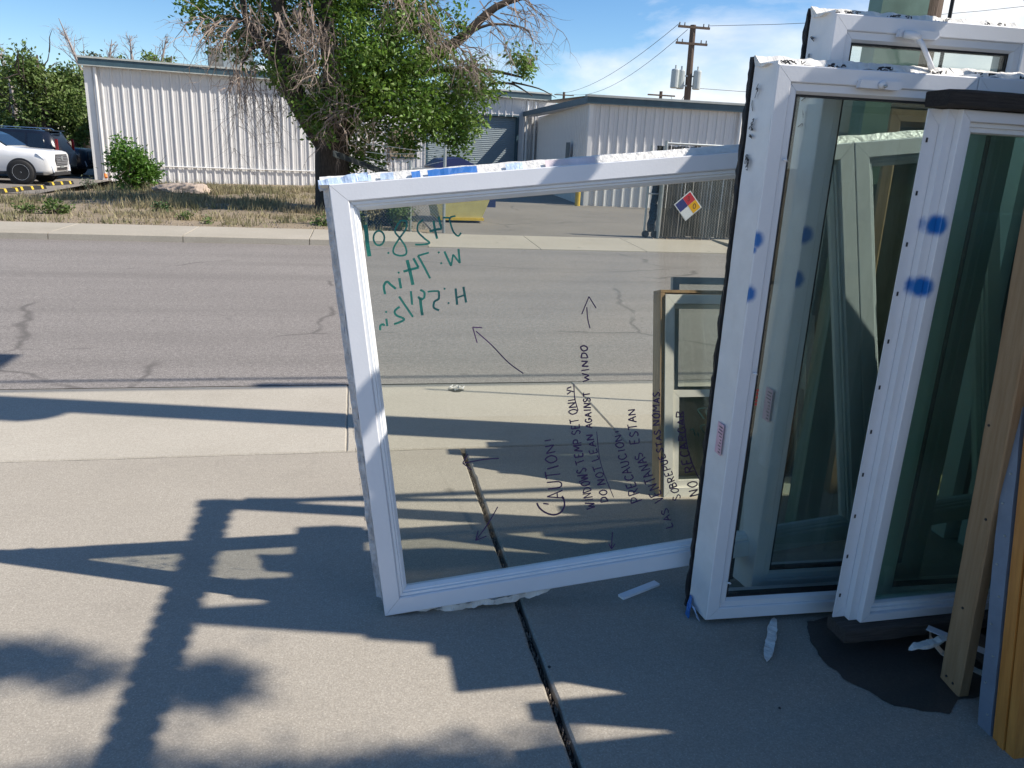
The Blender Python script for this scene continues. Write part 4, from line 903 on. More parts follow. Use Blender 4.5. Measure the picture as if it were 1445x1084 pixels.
chain(lf, -2.1, -.68, .05, 1.0, 0); MB().box((-2.08, .02, .1), (-.7, .026, .95)).build('privacy_screen', 'screen_black', lf)
mb = MB().box((-2.08, .05, .95), (-.9, .056, 1.02)); strip(lf, 'screen_roll', 'screen_black', (-2.1, .04, 1.42), (-.8, .04, 1.0), [(-.03, -.05), (.03, -.05), (.03, .05), (-.03, .05)], (0, 1, 0), (0, 0, 1), 30, .03, 6, 5)
for i in range(4): MB().tube([(-1.5 + j * .25, .0, 1.32 + .1 * i - .05 * sin(j * .8 + i) - .10 * sin(pi * j / 6)) for j in range(7)], .006, 4).build('barbed_wire', 'galv', lf)
rfn = empty('slatted_fence', (6.2, 15.30, 0)); tag(rfn, 'brown slatted chain link fence carrying the hazard diamond', 'fence')
for x_ in (0, 3.0, 6.0): MB().tube([(x_, 0, 0), (x_, 0, 1.95)], .032, 8).build('post', 'galv', rfn)
MB().tube([(0, 0, 1.9), (6, 0, 1.9)], .022, 6).build('rail', 'galv', rfn)
sp_ = MB().prism([(0, .012), (.029, .006), (.058, .012), (.058, .018), (0, .018)], 2, .04, 1.86).build('slat', 'slat_brown', rfn); sp_.location = (.05, 0, 0); rnd = random.Random(5)
for i in range(1, 92): o = inst(sp_, 'slat', rfn, (.05 + i * .0645, rnd.gauss(0, .004), rnd.gauss(0, .01))); o.rotation_euler = (0, rnd.gauss(0, .006), rnd.gauss(0, .05))
chain(rfn, .03, 6.0, .03, 1.88, -.004, 'metal_grey', r=.0018)
gt = empty('rolling_gate', (5.95, 15.45, 0)); tag(gt, 'open grey rolling gate end with black screen scrap and small wheels', 'gate')
for x_ in (.0, .26): MB().tube([(x_, 0, .12), (x_, 0, 1.85)], .024, 8).build('gate_tube', 'galv', gt)
MB().tube([(0, 0, .9), (.26, 0, .9)], .018, 6).build('gate_tube', 'galv', gt); strip(gt, 'screen_scrap', 'screen_black', (.17, .02, .12), (.22, .02, 1.85), [(-.01, -.09), (.01, -.09), (.01, .06), (-.01, .06)], (0, 1, 0), (1, 0, 0), 30, .05, 3, 5)
for x_ in (.02, .22): MB().lathe([(.05, -.025), (.075, -.02), (.075, .02), (.05, .025)], 14, 1, (x_, -.03, .078)).build('wheel', 'rubber', gt)
# hazard diamond
sg_ = empty('hazard_sign', (6.785, 15.27, .69)); tag(sg_, 'white edged hazard diamond with red, blue, yellow and white quarters on the fence', 'sign')
tw = radians(-3); 
def dia(cx, cz, r, y0, y1, name, m):
    pts = [(cx + r * cos(pi / 2 * k + tw), cz + r * sin(pi / 2 * k + tw)) for k in range(4)]; return MB().prism(pts, 1, y0, y1).build(name, m, sg_)
dia(0, 0, .31, -.004, .0, 'sign_plate', 'sign_white')
q = .142
for (a, m_) in ((90, 'sign_red'), (180, 'sign_blue'), (0, 'sign_yellow')): dia(q * cos(radians(a) + tw), q * sin(radians(a) + tw), q - .002, -.0055, -.0045, 'sign_quarter', m_)
mb = MB(); ribbon(mb, [(.142 + .028 * cos(a) , .0 + .048 * sin(a)) for a in [2 * pi * i / 16 for i in range(17)]], .014, -.0065); mb.build('sign_numeral', 'ink_black', sg_, fix=False)
mb = MB(); ribbon(mb, [(-.028, .185), (.02, .185), (-.005, .15), (.022, .132), (.012, .10), (-.03, .105)], .014, -.0065); mb.build('sign_numeral', 'ink_black', sg_, fix=False)
mb = MB(); ribbon(mb, [(-.295, -.012), (-.006, -.298), (.285, -.012)], .004, -.0048); mb.build('sign_border', 'ink_black', sg_, fix=False)
# dumpster
dm = empty('dumpster', (2.25, 17.6, 0), radians(4)); tag(dm, 'yellow dumpster with dark blue lid behind the chain link fence', 'dumpster')
MB().prism([(-.35, .12), (.62, .12), (.78, .5), (.78, .98), (-.45, .98), (-.45, .5)], 1, 0, 1.3).build('bin', 'dumpster_yellow', dm)
MB().box((-.35, -.03, .06), (.66, 1.3, .12)).build('skid', 'yellow', dm); MB().box((-.47, -.03, .98), (.8, 1.33, 1.04)).build('rim', 'yellow', dm)
MB().prism([(-.5, 1.045), (.84, 1.045), (.55, 1.22), (.1, 1.42), (-.3, 1.36), (-.5, 1.2)], 1, -.04, 1.34).build('lid', 'dumpster_blue', dm); MB().box((.79, .2, .35), (.98, .9, .85)).build('side_pocket', 'dumpster_blue', dm)
tag(MB().tube([(7.15, 24.75, 0), (7.15, 24.75, 1.05)], .085, 12).build('bollard', 'yellow', None), 'yellow steel bollard at the corner of the warehouse', 'bollard')
bq = P(922, 290, 24.3); tag(MB().tube([(bq.x, 24.3, 0), (bq.x, 24.3, 1.2)], .085, 12).build('bollard', 'yellow', None), 'yellow steel bollard seen through the open gate', 'bollard')

# ------------------------------------------------------------------ cars in the lot
def wheel(root, x, y, r, side, fancy=True):
    w = empty('wheel'); w.parent = root; w.location = (x, y, r); w.rotation_euler = (0, 0, 0 if side < 0 else pi)
    MB().lathe([(r * .66, -.10), (r * .93, -.115), (r, -.08), (r, .08), (r * .93, .115), (r * .66, .10)], 28, 1).build('tyre', 'rubber', w, True)
    MB().lathe([(r * .67, -.09), (r * .64, -.105), (r * .60, -.07), (r * .60, .05), (r * .66, .09)], 28, 1).build('rim', 'alloy', w, True)
    MB().lathe([(r * .6, -.03), (r * .6, .0)], 24, 1).build('hub_well', 'plastic_black', w)
    sp = MB().prism([(-.018, .05), (.018, .05), (.042, r * .64), (-.042, r * .64)], 1, -.085, -.06).build('spoke', 'alloy', w)
    for k_ in range(1, 11):
        o = inst(sp, 'spoke', w); o.rotation_euler = (0, 2 * pi * k_ / 11, 0)
    MB().lathe([(.03, -.10), (.065, -.09), (.07, -.06)], 14, 1).build('hub_cap', 'alloy', w)
def loft(secs):
    mb = MB(); n = len(secs[0])
    for s in secs: mb.v += s
    for i in range(len(secs) - 1):
        for j in range(n): mb.f.append((i * n + j, (i + 1) * n + j, (i + 1) * n + (j + 1) % n, i * n + (j + 1) % n))
    mb.f.append(tuple(range(n))); mb.f.append(tuple((len(secs) - 1) * n + j for j in reversed(range(n)))); return mb
def suv(name, loc, rz, paint, label, Lh=5.15, W=2.04, Hh=1.88, sc=.93):
    """x=0 at the nose, body runs to -L; near side is -y"""
    c = empty(name, loc, rz); c.scale = (sc,) * 3; tag(c, label, 'car'); w = W / 2
    # stations: x, half width, z bottom, z shoulder, top half width, z top
    stn = [(0.0, .74, .50, .94, .66, 1.05), (-.05, .88, .40, 1.02, .76, 1.13), (-.2, .975, .34, 1.07, .83, 1.175), (-.6, 1.0, .34, 1.10, .87, 1.21), (-1.1, 1.0, .34, 1.115, .88, 1.235), (-1.30, 1.0, .34, 1.12, .88, 1.25),
           (-1.45, 1.0, .34, 1.13, .86, 1.30), (-1.95, 1.0, .34, 1.14, .78, 1.62), (-2.45, 1.0, .34, 1.15, .74, 1.82), (-3.0, 1.0, .34, 1.15, .74, Hh), (-4.2, 1.0, .34, 1.15, .74, Hh - .01), (-4.75, .99, .36, 1.15, .72, Hh - .06), (-5.0, .96, .42, 1.12, .66, 1.45), (-Lh, .88, .5, 1.0, .6, 1.08)]
    secs = []
    for (x, hw, zb, zs, tw_, zt) in stn:
        hw *= w; tw2 = tw_ * w
        half = [(hw * .93, zb), (hw, zb + .14), (hw, zs - .18), (hw * .985, zs), (tw2 + .02 * w, zt - .05), (tw2 * .9, zt - .012), (tw2 * .5, zt)]
        secs.append([(x, y, z) for y, z in half] + [(x, -y, z) for y, z in reversed(half)])
    loft(secs).build('body', paint, c, True)
    s = -1
    for s in (-1, 1):
        def q(x, f, t): # point on the side of greenhouse: f 0..1 from shoulder to roof edge
            for i in range(len(stn) - 1):
                if stn[i][0] >= x >= stn[i + 1][0]:
                    k_ = (stn[i][0] - x) / (stn[i][0] - stn[i + 1][0]); a = [stn[i][j] + (stn[i + 1][j] - stn[i][j]) * k_ for j in range(6)]; break
            y0, z0 = a[1] * w * .985, a[3]; y1, z1 = a[4] * w + .02 * w, a[5] - .05
            return (x, s * (y0 + (y1 - y0) * f + t), z0 + (z1 - z0) * f)
        for (xa, xb, xta, xtb) in ((-1.95, -2.95, -2.45, -2.95), (-3.03, -3.95, -3.03, -3.95), (-4.03, -4.65, -4.03, -4.55)):
            mb = MB(); vs = [q(xa, .08, .006), q(xb, .08, .006), q(xtb, .88, .008), q(xta, .88, .008)]; vs2 = [(x, y - s * .02, z) for x, y, z in vs]
            mb.add(vs + vs2, [(0, 1, 2, 3), (7, 6, 5, 4), (0, 4, 5, 1), (1, 5, 6, 2), (2, 6, 7, 3), (3, 7, 4, 0)]); mb.build('side_window', 'auto_glass', c)
        for xd in (-1.72, -2.98, -4.0): MB().box((xd - .006, s * (w + .001) - .002, .5), (xd + .006, s * (w + .001) + .002, 1.12)).build('door_seam', 'plastic_black', c)
        MB().box((-4.9, s * (w - .03) - .02, .34), (-.3, s * (w - .03) + .035, .42)).build('rocker_trim', 'plastic_black', c)
        MB().box((-2.8, s * (w + .004) - .003, .60), (-1.78, s * (w + .004) + .003, .635)).build('side_moulding', 'chrome', c)
        for xh in (-2.75, -3.8): MB().bar((xh - .1, s * (w + .015), 1.02), (xh + .1, s * (w + .015), 1.02), .02, .03).build('door_handle', 'chrome', c)
        m_ = MB(); m_.lathe([(.05, -.1), (.11, -.06), (.12, .05), (.06, .1)], 10, 1, (-1.98, s * (w + .14), 1.22)); m_.build('mirror', paint, c, True)
        for xw in (-.98, -4.05):
            MB().lathe([(.475, -.004), (.475, .003)], 30, 1, (xw, s * (w + .0), .42)).build('wheel_arch', 'plastic_black', c); wheel(c, xw, s * (w - .035), .415, -1 if s < 0 else 1)
        hl = loft([[(.0, s * .60, .80), (-.03, s * .60, 1.06), (-.09, s * .60, 1.06), (-.10, s * .60, .80)], [(-.055, s * .86, .80), (-.085, s * .86, 1.06), (-.2, s * .84, 1.06), (-.2, s * .84, .80)], [(-.20, s * 1.0, .86), (-.42, s * 1.03, 1.065), (-.5, s * .99, 1.06), (-.3, s * .95, .86)]]); hl.build('headlight', 'lamp', c)
        for k_ in range(3): MB().bar((-.012 - .02 * k_, s * (.655 + .085 * k_), .82), (-.035 - .022 * k_, s * (.655 + .085 * k_), 1.04), .022, .02).build('headlight_bar', 'paint_black', c)
        MB().bar((-.012, s * .78, .44), (-.05, s * .86, .66), .05, .05).build('fog_lamp', 'lamp', c)
        tl = MB().box((-Lh + .14, s * .93 - .03, .85), (-Lh + .05, s * .93 + .03, 1.55)); tl.build('tail_light', 'red_lamp', c)
    # windscreen and rear screen
    mb = MB(); wsp = [(-1.40, .83, 1.30), (-1.92, .76, 1.655), (-2.36, .69, 1.83)]
    for (x, y, z) in wsp: mb.v += [(x, -y, z), (x, y, z), (x - .03, y, z - .05), (x - .03, -y, z - .05)]
    for i in range(2):
        for j in range(4): mb.f.append((4 * i + j, 4 * i + (j + 1) % 4, 4 * i + 4 + (j + 1) % 4, 4 * i + 4 + j))
    mb.f += [(0, 1, 2, 3), (8, 9, 10, 11)]; mb.build('windscreen', 'auto_glass', c)
    mb = MB(); mb.add([(-4.80, -.68, 1.76), (-4.80, .68, 1.76), (-5.03, .78, 1.20), (-5.03, -.78, 1.20), (-4.76, -.68, 1.74), (-4.76, .68, 1.74), (-4.99, .78, 1.18), (-4.99, -.78, 1.18)], [(0, 1, 2, 3), (7, 6, 5, 4), (0, 4, 5, 1), (1, 5, 6, 2), (2, 6, 7, 3), (3, 7, 4, 0)]); mb.build('rear_screen', 'auto_glass', c)
    MB().bar((-4.74, -.66, Hh - .03), (-4.74, .66, Hh - .03), .28, .04).build('spoiler', paint, c)
    gr = MB().prism([(-.50, .66), (.50, .66), (.60, .84), (.52, 1.05), (-.52, 1.05), (-.60, .84)], 0, -.06, .022).build('grille', 'grille', c)
    for k_ in range(6): MB().box((.023, -.52, .70 + k_ * .056), (.030, .52, .722 + k_ * .056)).build('grille_bar', 'chrome', gr)
    MB().prism([(-.09, .92), (0, .80), (.09, .92), (.07, .98), (-.07, .98)], 0, .031, .040).build('badge', 'galv', gr)
    MB().box((-.04, -.5, .50), (.012, .5, .60)).build('lower_intake', 'plastic_black', c); MB().box((.0125, -.16, .58), (.02, .16, .68)).build('number_plate', 'galv', c); MB().box((-.2, -.8, .32), (-.0, .8, .44)).build('bumper_lip', 'plastic_black', c)
    for s in (-1, 1): MB().tube([(-2.7, s * .66, Hh + .015), (-2.85, s * .66, Hh + .06), (-4.4, s * .66, Hh + .05), (-4.5, s * .66, Hh - .01)], .018, 6).build('roof_rail', 'chrome', c)
    return c
nose = P(88, 240, 29.6)
suv('suv', (nose.x, 29.6, -.15), radians(-1), 'paint_white', 'white luxury SUV with chrome grille parked nose to the kerb stops')
n2 = P(99, 235, 32.6); suv('suv', (n2.x - 4.79, 32.6, -.15), radians(180), 'paint_black', 'black SUV parked behind the white one, rear hatch towards the building')
n3 = P(131, 235, 35.6); suv('suv', (n3.x, 35.6, -.15), radians(0), 'paint_navy', 'dark navy SUV half hidden by the corner of the metal building', Hh=1.8)
# parking stops with yellow blocks
sprf = MB().prism([(-.1, 0), (.1, 0), (.07, .11), (-.07, .11)], 0, -.7, .7)
for i, (px, py, rz_) in enumerate(((4, 272, 70), (42, 268, 62), (84, 261, 60))):
    p = G(px, py, -.15); ps = empty('parking_stop', (p.x, p.y, -.15), radians(78)); tag(ps, ('rubber parking stop at the left edge of the lot', 'rubber parking stop with yellow blocks beside the white SUV wheel', 'rubber parking stop with yellow blocks under the white SUV nose')[i], 'parking stop', 'parking stops in the lot')
    b = MB(); b.v = list(sprf.v); b.f = list(sprf.f); b.build('stop_bar', 'rubber', ps)
    for k_ in range(3): MB().prism([(-.104, .015), (-.071, .114), (.071, .114), (.104, .015), (.098, .015), (.066, .108), (-.066, .108), (-.098, .015)], 0, -.55 + k_ * .5, -.45 + k_ * .5).build('yellow_block', 'yellow', ps)

# ------------------------------------------------------------------ plants
def leaf(mb, c, s, rnd, asp=.5):
    d = Vector((rnd.gauss(0, 1), rnd.gauss(0, 1), rnd.gauss(-.25, .8))).normalized(); a = d.orthogonal().normalized(); a = (a * cos(t := rnd.uniform(0, 6.28)) + d.cross(a) * sin(t)); n = d.cross(a)
    l = s * rnd.uniform(.7, 1.3); w = l * asp; o = len(mb.v); m = c + d * l * .45
    mb.v += [tuple(c), tuple(m + a * w * .5 + n * w * .12), tuple(c + d * l), tuple(m - a * w * .5 + n * w * .12)]; mb.f += [(o, o + 1, o + 2), (o, o + 2, o + 3)]
def clump(mb, c, r, n, s, rnd, sq=(1, 1, 1), asp=.5):
    """leaves in small sprays through an uneven ball"""
    k = 0; c = Vector(c)
    while k < n:
        v = Vector((rnd.gauss(0, 1), rnd.gauss(0, 1), rnd.gauss(0, 1))).normalized() * r * rnd.random() ** .45
        v = Vector((v.x * sq[0], v.y * sq[1], v.z * sq[2])); b = c + v
        if fbm(b, 1.4 / max(.5, r)) + .28 < rnd.uniform(0, .45): k += 1; continue
        for j in range(7): leaf(mb, b + Vector((rnd.gauss(0, s * .9), rnd.gauss(0, s * .9), rnd.gauss(0, s * .8))), s, rnd, asp)
        k += 7
def twigs(mb, p, d, length, r, rnd, depth, droop=.25, kids=4, wig=.22):
    p = Vector(p); d = Vector(d).normalized(); n = 5; pts = [p.copy()]
    for i in range(n):
        d = (d + Vector((rnd.gauss(0, wig), rnd.gauss(0, wig), rnd.gauss(0, wig) - droop * .3))).normalized(); p = p + d * length / n; pts.append(p.copy())
    mb.tube(pts, [r * (1 - .75 * i / n) for i in range(n + 1)], 3 if r < .02 else 5, False)
    if depth:
        for k in range(kids):
            i = rnd.randint(1, n); dd = (d + Vector((rnd.gauss(0, .7), rnd.gauss(0, .7), rnd.gauss(0, .6)))).normalized(); twigs(mb, pts[i], dd, length * rnd.uniform(.45, .75), r * .55, rnd, depth - 1, droop, kids, wig)
TY = 19.5
def T(px, py, dy=0.0): return P(px, py, TY + dy)
tr = empty('tree', (-.5, TY, 0)); tr_loc = Vector((-.5, TY, 0)); tag(tr, 'big half dead leafy tree with dark trunk and hanging grey twigs before the metal building', 'tree')
def lim(path, r0, r1, n=8, mb=None):
    pts = smooth_path3([T(*q) - tr_loc for q in path]); k = len(pts) - 1; mb.tube(pts, [r0 + (r1 - r0) * i / k for i in range(k + 1)], n)
def smooth_path3(pts, k=4):
    P_ = [pts[0]] + pts + [pts[-1]]; out = []
    for i in range(1, len(P_) - 2):
        for j in range(k):
            t = j / k; a, b, c, d = P_[i - 1:i + 3]; out.append(.5 * ((2 * b) + (c - a) * t + (2 * a - 5 * b + 4 * c - d) * t * t + (3 * b - a - 3 * c + d) * t ** 3))
    out.append(P_[-1]); return out
tb = MB()
lim([(471, 308), (471, 270), (469, 235), (468, 205), (462, 185)], .47, .36, 12, tb)
for path, r0, r1 in (([(460, 200), (435, 165), (412, 125), (402, 80), (395, 20), (380, -60)], .30, .12), ([(468, 200), (472, 150), (470, 100), (462, 40), (458, -80)], .32, .15), ([(474, 200), (505, 150), (560, 110), (610, 80), (650, 55), (700, 10), (760, -10)], .24, .05),
                     ([(470, 180), (520, 120), (560, 40), (580, -60)], .22, .1), ([(412, 128), (380, 75), (350, 35), (340, -20)], .13, .05), ([(400, 90), (370, 66), (352, 72), (340, 95)], .07, .02), ([(560, 112), (620, 100), (690, 100), (740, 110)], .08, .02), ([(505, 150), (560, 160), (640, 165), (690, 175)], .08, .02), ([(396, 62), (345, 30), (310, 30), (290, 60)], .06, .015),
                     ([(690, 118), (720, 118), (740, 128), (752, 136)], .035, .008), ([(722, 116), (760, 125), (785, 138)], .025, .006), ([(650, 55), (690, 35), (740, 40), (752, 60)], .04, .01)):
    lim(path, r0, r1, 8, tb)
tb.build('trunk', 'bark', tr, True)
rnd = random.Random(11); cm = MB()
cl = [(285, 15, 28, 0, 1), (320, 45, 34, .6, 1), (360, 20, 42, .8, 1), (372, 70, 34, .4, 1), (420, 40, 55, .8, 2), (418, 95, 36, .8, 1), (440, 120, 38, .6, 1), (500, 40, 60, .3, 2), (500, 110, 48, 0, 2), (545, 60, 62, -.6, 3), (560, 20, 60, 0, 2), (590, 30, 40, -.3, 1), (575, 120, 55, -.6, 3), (620, 130, 50, -.5, 3), (560, 165, 45, -.2, 2), (600, 175, 40, -.3, 2), (645, 165, 38, -.5, 2), (520, 190, 34, .1, 1),
      (660, 135, 40, -.4, 2), (685, 120, 28, -.3, 1), (650, 200, 18, -.6, 1), (632, 185, 20, -.6, 1), (610, 60, 34, 0, 1), (650, 35, 12, 0, 1), (735, 85, 18, 0, 1), (740, 98, 12, 0, 1), (650, 95, 26, 0, 1), (515, 222, 17, 0, 1), (530, 228, 13, 0, 1), (498, 232, 10, 0, 1), (480, 205, 22, .2, 1), (570, 205, 20, -.3, 1), (455, 165, 22, .5, 1), (480, 150, 36, .4, 1), (455, 15, 45, 1.0, 1), (520, -20, 80, 0, 2), (420, -40, 80, .5, 2), (620, -30, 50, 0, 1), (340, -40, 50, .5, 1), (500, -90, 110, 0, 3), (432, 150, 20, -1.0, 1), (452, 182, 13, -1.0, 1), (478, 140, 26, -1.1, 1), (522, 150, 36, -1.0, 1), (490, 90, 36, -1.1, 1), (400, 104, 22, -.8, 1), (545, 95, 50, -1.2, 1), (590, 150, 40, -1.1, 1), (615, 175, 26, -1, 1), (508, 60, 36, -1.2, 1)]
for (px, py, rp, dy, wgt) in cl:
    r = rp * TY / FPX; clump(cm, T(px, py, dy) - tr_loc, r, int(200 + 1150 * (rp / 50) ** 2), .115, rnd, (1, 1.15, 1))
cm.build('crown', 'leaf', tr, fix=False)
dk = MB()
for (px, py, n_, dx, dz, ln, dep) in ((300, 30, 10, -.6, -.3, 1.0, 2), (340, 35, 10, -.7, -.5, .9, 2), (345, 95, 12, -.2, -1, .8, 2), (395, 20, 10, .1, -.9, .9, 2), (430, 10, 16, .25, -1, 1.0, 2), (450, 30, 16, .1, -1, 1.0, 2), (470, 60, 14, -.1, -1, .9, 2), (460, 100, 10, .3, -.9, .7, 2), (500, 150, 14, -.7, -.35, .9, 2), (475, 175, 12, -.3, -.6, .6, 2), (560, -10, 14, .2, -1, .8, 2), (590, 5, 12, .5, -.8, .9, 2), (640, 60, 14, .6, -.35, .8, 2), (660, 85, 14, .5, -.5, .6, 2), (690, 20, 12, .9, -.35, 1.0, 2), (730, 0, 10, .9, -.4, .9, 2), (610, 60, 8, .4, .2, .8, 2), (520, 165, 6, -.2, -.9, .6, 2), (545, 200, 5, .1, -1, .5, 1), (350, 10, 10, .2, -.8, .9, 2)):
    for i in range(n_): twigs(dk, T(px + rnd.gauss(0, 10), py + rnd.gauss(0, 8), -1.15 + rnd.gauss(0, .25)) - tr_loc, (dx + rnd.gauss(0, .35), rnd.gauss(0, .3), dz + rnd.gauss(0, .3)), ln * rnd.uniform(.6, 1.2), .016, rnd, dep, .3, 3)
dk.build('dead_twigs', 'twig', tr, fix=False)
dk = MB()
for i in range(34): twigs(dk, T(rnd.uniform(318, 408), rnd.uniform(96, 125), -.9) - tr_loc, (rnd.gauss(.05, .15), rnd.gauss(0, .2), -1), rnd.uniform(.7, 1.4), .0085, rnd, 2, .2, 3, .12)
dk.build('hanging_twigs', 'twig_dark', tr, fix=False)

def bg_tree(px, py_top, py_bot, rpx, Y, n, s, m, label, seed, kind='tree', sq=1.0, sub=9):
    rnd = random.Random(seed); top = P(px, py_top, Y); bot = P(px, py_bot, Y); e = empty('tree', (top.x, Y, 0)); tag(e, label, 'tree', 'trees beyond the lot')
    mb = MB(); mb.tube([(0, 0, 0), (.1, 0, bot.z), (0, 0, (top.z + bot.z) / 2), (.2, 0, top.z - .3)], [.3, .24, .16, .04], 8); r = rpx * Y / FPX
    for i in range(10): twigs(mb, (0, 0, bot.z + (top.z - bot.z) * rnd.uniform(0, .7)), (rnd.gauss(0, 1), rnd.gauss(0, .6), .7), r * .9, .07, rnd, 1, -.1)
    mb.build('trunk', 'bark', e, True); cmb = MB(); h = top.z - bot.z
    for i in range(sub):
        t = rnd.random(); a = rnd.uniform(0, 6.28); w = r * (1 - .75 * t * t) * .75; clump(cmb, (w * cos(a) * rnd.random() ** .5, w * .6 * sin(a), bot.z + h * (.08 + .82 * t)), r * rnd.uniform(.28, .5), n // sub, s, rnd, (1, 1, .9))
    cmb.build('crown', m, e, fix=False)
bg_tree(45, 68, 200, 55, 46, 8500, .22, 'leaf_far', 'tall leafy tree behind the white SUV at the left edge', 21, sub=16)
bg_tree(95, 95, 205, 40, 48, 7000, .22, 'leaf_far', 'leafy tree between the tall one and the metal building', 22, sub=14)
bg_tree(0, 110, 215, 45, 52, 7000, .26, 'leaf_far', 'dark tree cut off by the left picture edge', 23, sub=10)
bg_tree(108, 100, 180, 18, 56, 2500, .26, 'leaf_grey', 'pale grey green tree touching the roof corner', 24)
bg_tree(132, 78, 130, 20, 62, 1500, .26, 'leaf_grey', 'sparse grey tree top above the left roof end', 27)
bg_tree(160, 78, 130, 18, 60, 2200, .26, 'leaf_far', 'rounded green tree top showing above the roof edge', 25)
bg_tree(213, 70, 140, 20, 60, 1200, .26, 'leaf_far', 'thin green tree top right of the bare one', 26)
bg_tree(237, 72, 120, 6, 60, 300, .22, 'leaf_far', 'slender ivy covered snag above the roof', 28, sub=4)
bg_tree(1062, 140, 175, 12, 80, 260, .3, 'leaf_grey', 'sparse tree top above the warehouse roof by the window stack', 29, sub=6)
def bare(px, top, Y, ln, label, seed, lean=0.0):
    rnd = random.Random(seed); b = P(px, top, Y); e = empty('bare_tree', (b.x, Y, 0)); tag(e, label, 'tree', 'bare trees behind the roof'); mb = MB(); z0 = b.z - ln
    mb.tube([(0, 0, 0), (0, 0, z0), (lean * .5, 0, z0 + ln * .5), (lean, 0, b.z)], [.2, .14, .09, .02], 6)
    for i in range(9):
        t = rnd.uniform(.1, .9); twigs(mb, (lean * t, 0, z0 + ln * t), (rnd.gauss(0, .6) + lean * .3, rnd.gauss(0, .4), 1), ln * .45 * (1.2 - t), .035, rnd, 2, -.1, 3, .15)
    mb.build('branches', 'twig_far', e, fix=False)
bare(112, 28, 58, 3.6, 'tall bare tree with forked grey limbs above the left roof end', 31, -1.2); bare(146, 55, 59, 2.4, 'short bare limb beside the tall bare tree', 32, .5); bare(183, 50, 60, 2.6, 'fan shaped bare tree above the middle of the roof', 33); bare(218, 50, 61, 2.8, 'slanting bare tree right of the fan shaped one', 34, .8); bare(8, 62, 50, 2.2, 'bare branch top at the left picture edge', 35, -.5)

def bush(px, py, rpx, Y, n, s, m, label, seed, name='shrub', hgt=1.0):
    rnd = random.Random(seed); b = P(px, py, Y); z0 = vz(b.x, Y) if b.x < 1.6 else .01; e = empty(name, (b.x, Y, z0)); tag(e, label, 'plant'); r = rpx * Y / FPX; mb = MB()
    for i in range(7): mb.tube([(rnd.gauss(0, .03), rnd.gauss(0, .03), 0), (rnd.gauss(0, r * .3), rnd.gauss(0, r * .3), r * .6 * hgt), (rnd.gauss(0, r * .6), rnd.gauss(0, r * .5), r * 1.4 * hgt)], [.012, .009, .003], 4)
    mb.build('stem', 'twig_dark', e); cmb = MB()
    for i in range(6): clump(cmb, (rnd.gauss(0, r * .38), rnd.gauss(0, r * .38), r * rnd.uniform(.4, 1.45) * hgt), r * rnd.uniform(.35, .6), n // 6, s, rnd)
    cmb.build('foliage', m, e, fix=False)
bush(190, 268, 34, 24.0, 5200, .11, 'leaf_bush', 'bright green rounded shrub growing against the metal building', 41)
bush(560, 322, 26, 15.2, 1800, .055, 'weed', 'leafy green weeds at the foot of the fence seen through the picture window', 42, 'weed_clump', .9)
bush(534, 318, 18, 15.4, 1000, .05, 'dry_grass', 'dry yellowing weeds beside the leafy ones at the fence foot', 43, 'weed_clump', 1.2)
bush(505, 322, 12, 15.2, 400, .055, 'weed', 'small leafy weed just inside the corner of the picture window glass', 44, 'weed_clump')
bush(80, 308, 13, 16.3, 500, .08, 'weed', 'green weed patch near the kerb at left', 45, 'weed_clump', .5); bush(38, 312, 12, 16.2, 350, .07, 'weed', 'small green weed patch at the far left of the verge', 46, 'weed_clump', .4); bush(123, 250, 7, 27.5, 160, .08, 'leaf_grey', 'tall grey weed at the corner of the metal building', 47, 'weed_clump', 1.6)
bush(226, 297, 9, 17.5, 250, .07, 'leaf_dark', 'low dark weed in the tree shade', 48, 'weed_clump', .5); bush(292, 322, 5, 15.2, 120, .05, 'weed', 'tiny green weed sprouting in the gravel near the kerb', 49, 'weed_clump', .6); bush(453, 318, 8, 15.3, 260, .07, 'weed', 'green weed next to the left edge of the picture window', 50, 'weed_clump', .8); bush(258, 310, 8, 15.8, 200, .06, 'weed', 'pale weed tuft on the bare gravel', 51, 'weed_clump', .5)
rkp = P(262, 271, 23.0); mb = MB(); bm = bmesh.new(); bmesh.ops.create_icosphere(bm, subdivisions=3, radius=1)
vs = [Vector((v.co.x * .75, v.co.y * .45, max(-.1, v.co.z) * .22)) * (1 + .35 * fbm(v.co, 1.6)) for v in bm.verts]; mb.add(vs, [tuple(v.index for v in f.verts) for f in bm.faces]); bm.free()
ro = mb.build('rock', 'rock'); ro.location = (rkp.x, 23.0, .16); tag(ro, 'low weathered rock slab lying in the grass by the shrub', 'rock')
rnd = random.Random(17); gm_ = MB(); gg = MB()
def blade(mb, x, y, z, h, rnd, w):
    a = rnd.uniform(0, 6.28); o = len(mb.v); dx, dy = rnd.gauss(0, .3) * h, rnd.gauss(0, .3) * h
    mb.v += [(x + w * cos(a), y + w * sin(a), z - .01), (x - w * cos(a), y - w * sin(a), z - .01), (x + dx, y + dy, z + h)]; mb.f.append((o, o + 1, o + 2))
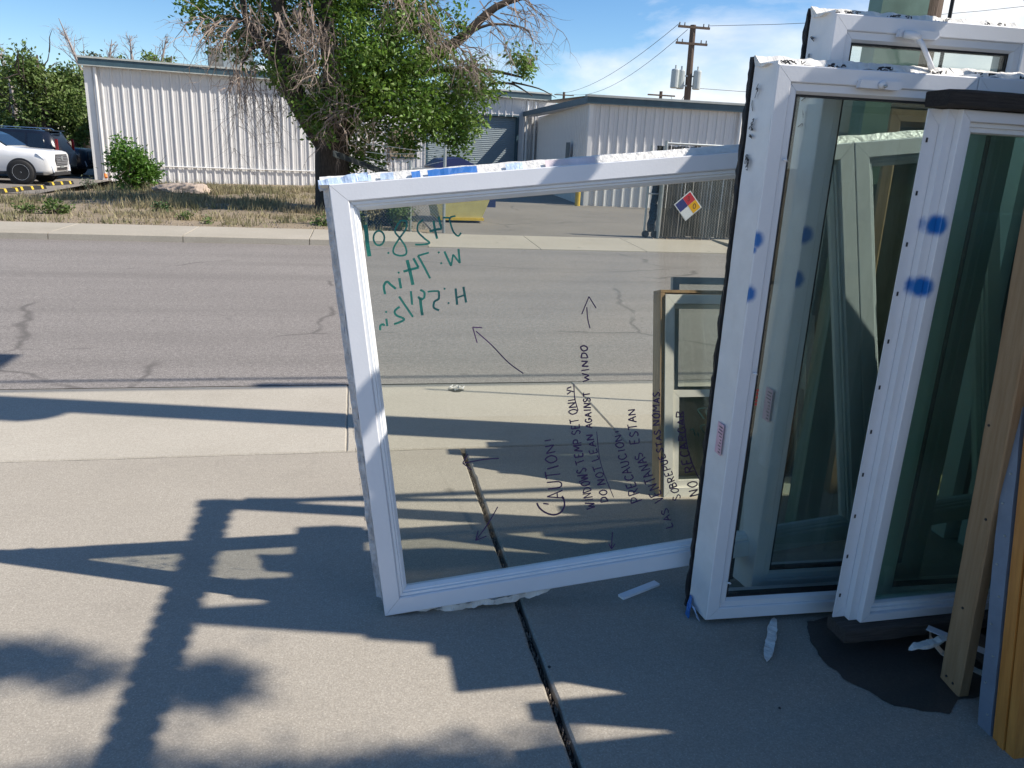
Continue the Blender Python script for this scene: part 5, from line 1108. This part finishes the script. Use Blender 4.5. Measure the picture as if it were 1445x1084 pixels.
for i in range(15000):
    y = 14.75 + 15 * rnd.random() ** 1.5; x = rnd.uniform(-11.5, 1.5) if y < 23 else rnd.uniform(-8.0, 2.5); dn = fbm((x, y, 0), .6)
    if y < 15.7 and rnd.random() < .75 - .6 * dn: continue
    if dn < -.05 and rnd.random() < .85: continue
    if x < -7.6 and y > 21.5: continue
    if x > .9 and y > 15.2 and rnd.random() < .8: continue
    h = rnd.uniform(.03, .15) * (1.1 + 1.6 * max(0, dn)) * (1.15 if y > 17.5 else .7)
    for k in range(4): blade(gm_, x + rnd.gauss(0, .05), y + rnd.gauss(0, .05), vz(x, y), h * rnd.uniform(.5, 1.2), rnd, .007 + .0003 * y)
tag(gm_.build('grass', 'dry_grass', fix=False), 'dry patchy grass and weeds covering the verge', 'grass', kind='stuff')
for i in range(1500):
    x = rnd.uniform(-14, 1.6) if i < 900 else rnd.uniform(6.0, 9.0); y = rnd.uniform(14.55, 15.5) if i < 900 else rnd.uniform(14.55, 15.3); r = rnd.uniform(.008, .028); z = vz(x, y) if x < 1.6 else .005
    gg.tube([(x, y, z - r), (x + rnd.gauss(0, r * .3), y, z + r * .7)], [r, r * .55], 5)
tag(gg.build('gravel', 'gravel', fix=False), 'loose gravel strip behind the far kerb', 'gravel', kind='stuff')

# tree beyond the right edge whose soft shadow dapples the foreground
e = empty('street_tree', (6.8, -.8, 0)); tag(e, 'leafy street tree standing beyond the right edge, shading the foreground concrete', 'tree'); rnd = random.Random(77)
mb = MB(); mb.tube([(0, 0, 0), (.1, .1, 2), (-.2, .3, 4.5), (-.5, .6, 7)], [.3, .25, .18, .05], 8); mb.build('trunk', 'bark', e, True); cmb = MB()
for (px, py, z, r, n_) in ((20, 925, 6.4, .07, 500), (60, 938, 6.2, .05, 260), (270, 962, 6.5, .06, 500), (305, 970, 6.5, .06, 500), (0, 1180, 6.6, .22, 2600), (120, 1180, 6.8, .2, 2600), (260, 1180, 6.6, .22, 2600), (380, 1165, 6.2, .18, 2000), (500, 1150, 6.2, .16, 1700), (600, 1130, 6.2, .16, 1700), (130, 955, 6.3, .04, 160), (660, 1160, 6.4, .25, 2500), (300, 1330, 6.8, .5, 4000), (700, 1340, 6.5, .6, 4000), (850, 1190, 6, .4, 3000), (100, 1440, 7, .7, 4000)):
    g = G(px, py) + SUN * (z / SUN.z); clump(cmb, g - Vector((6.8, -.8, 0)), r, n_, .05, rnd)
cmb.build('crown', 'leaf', e, fix=False)
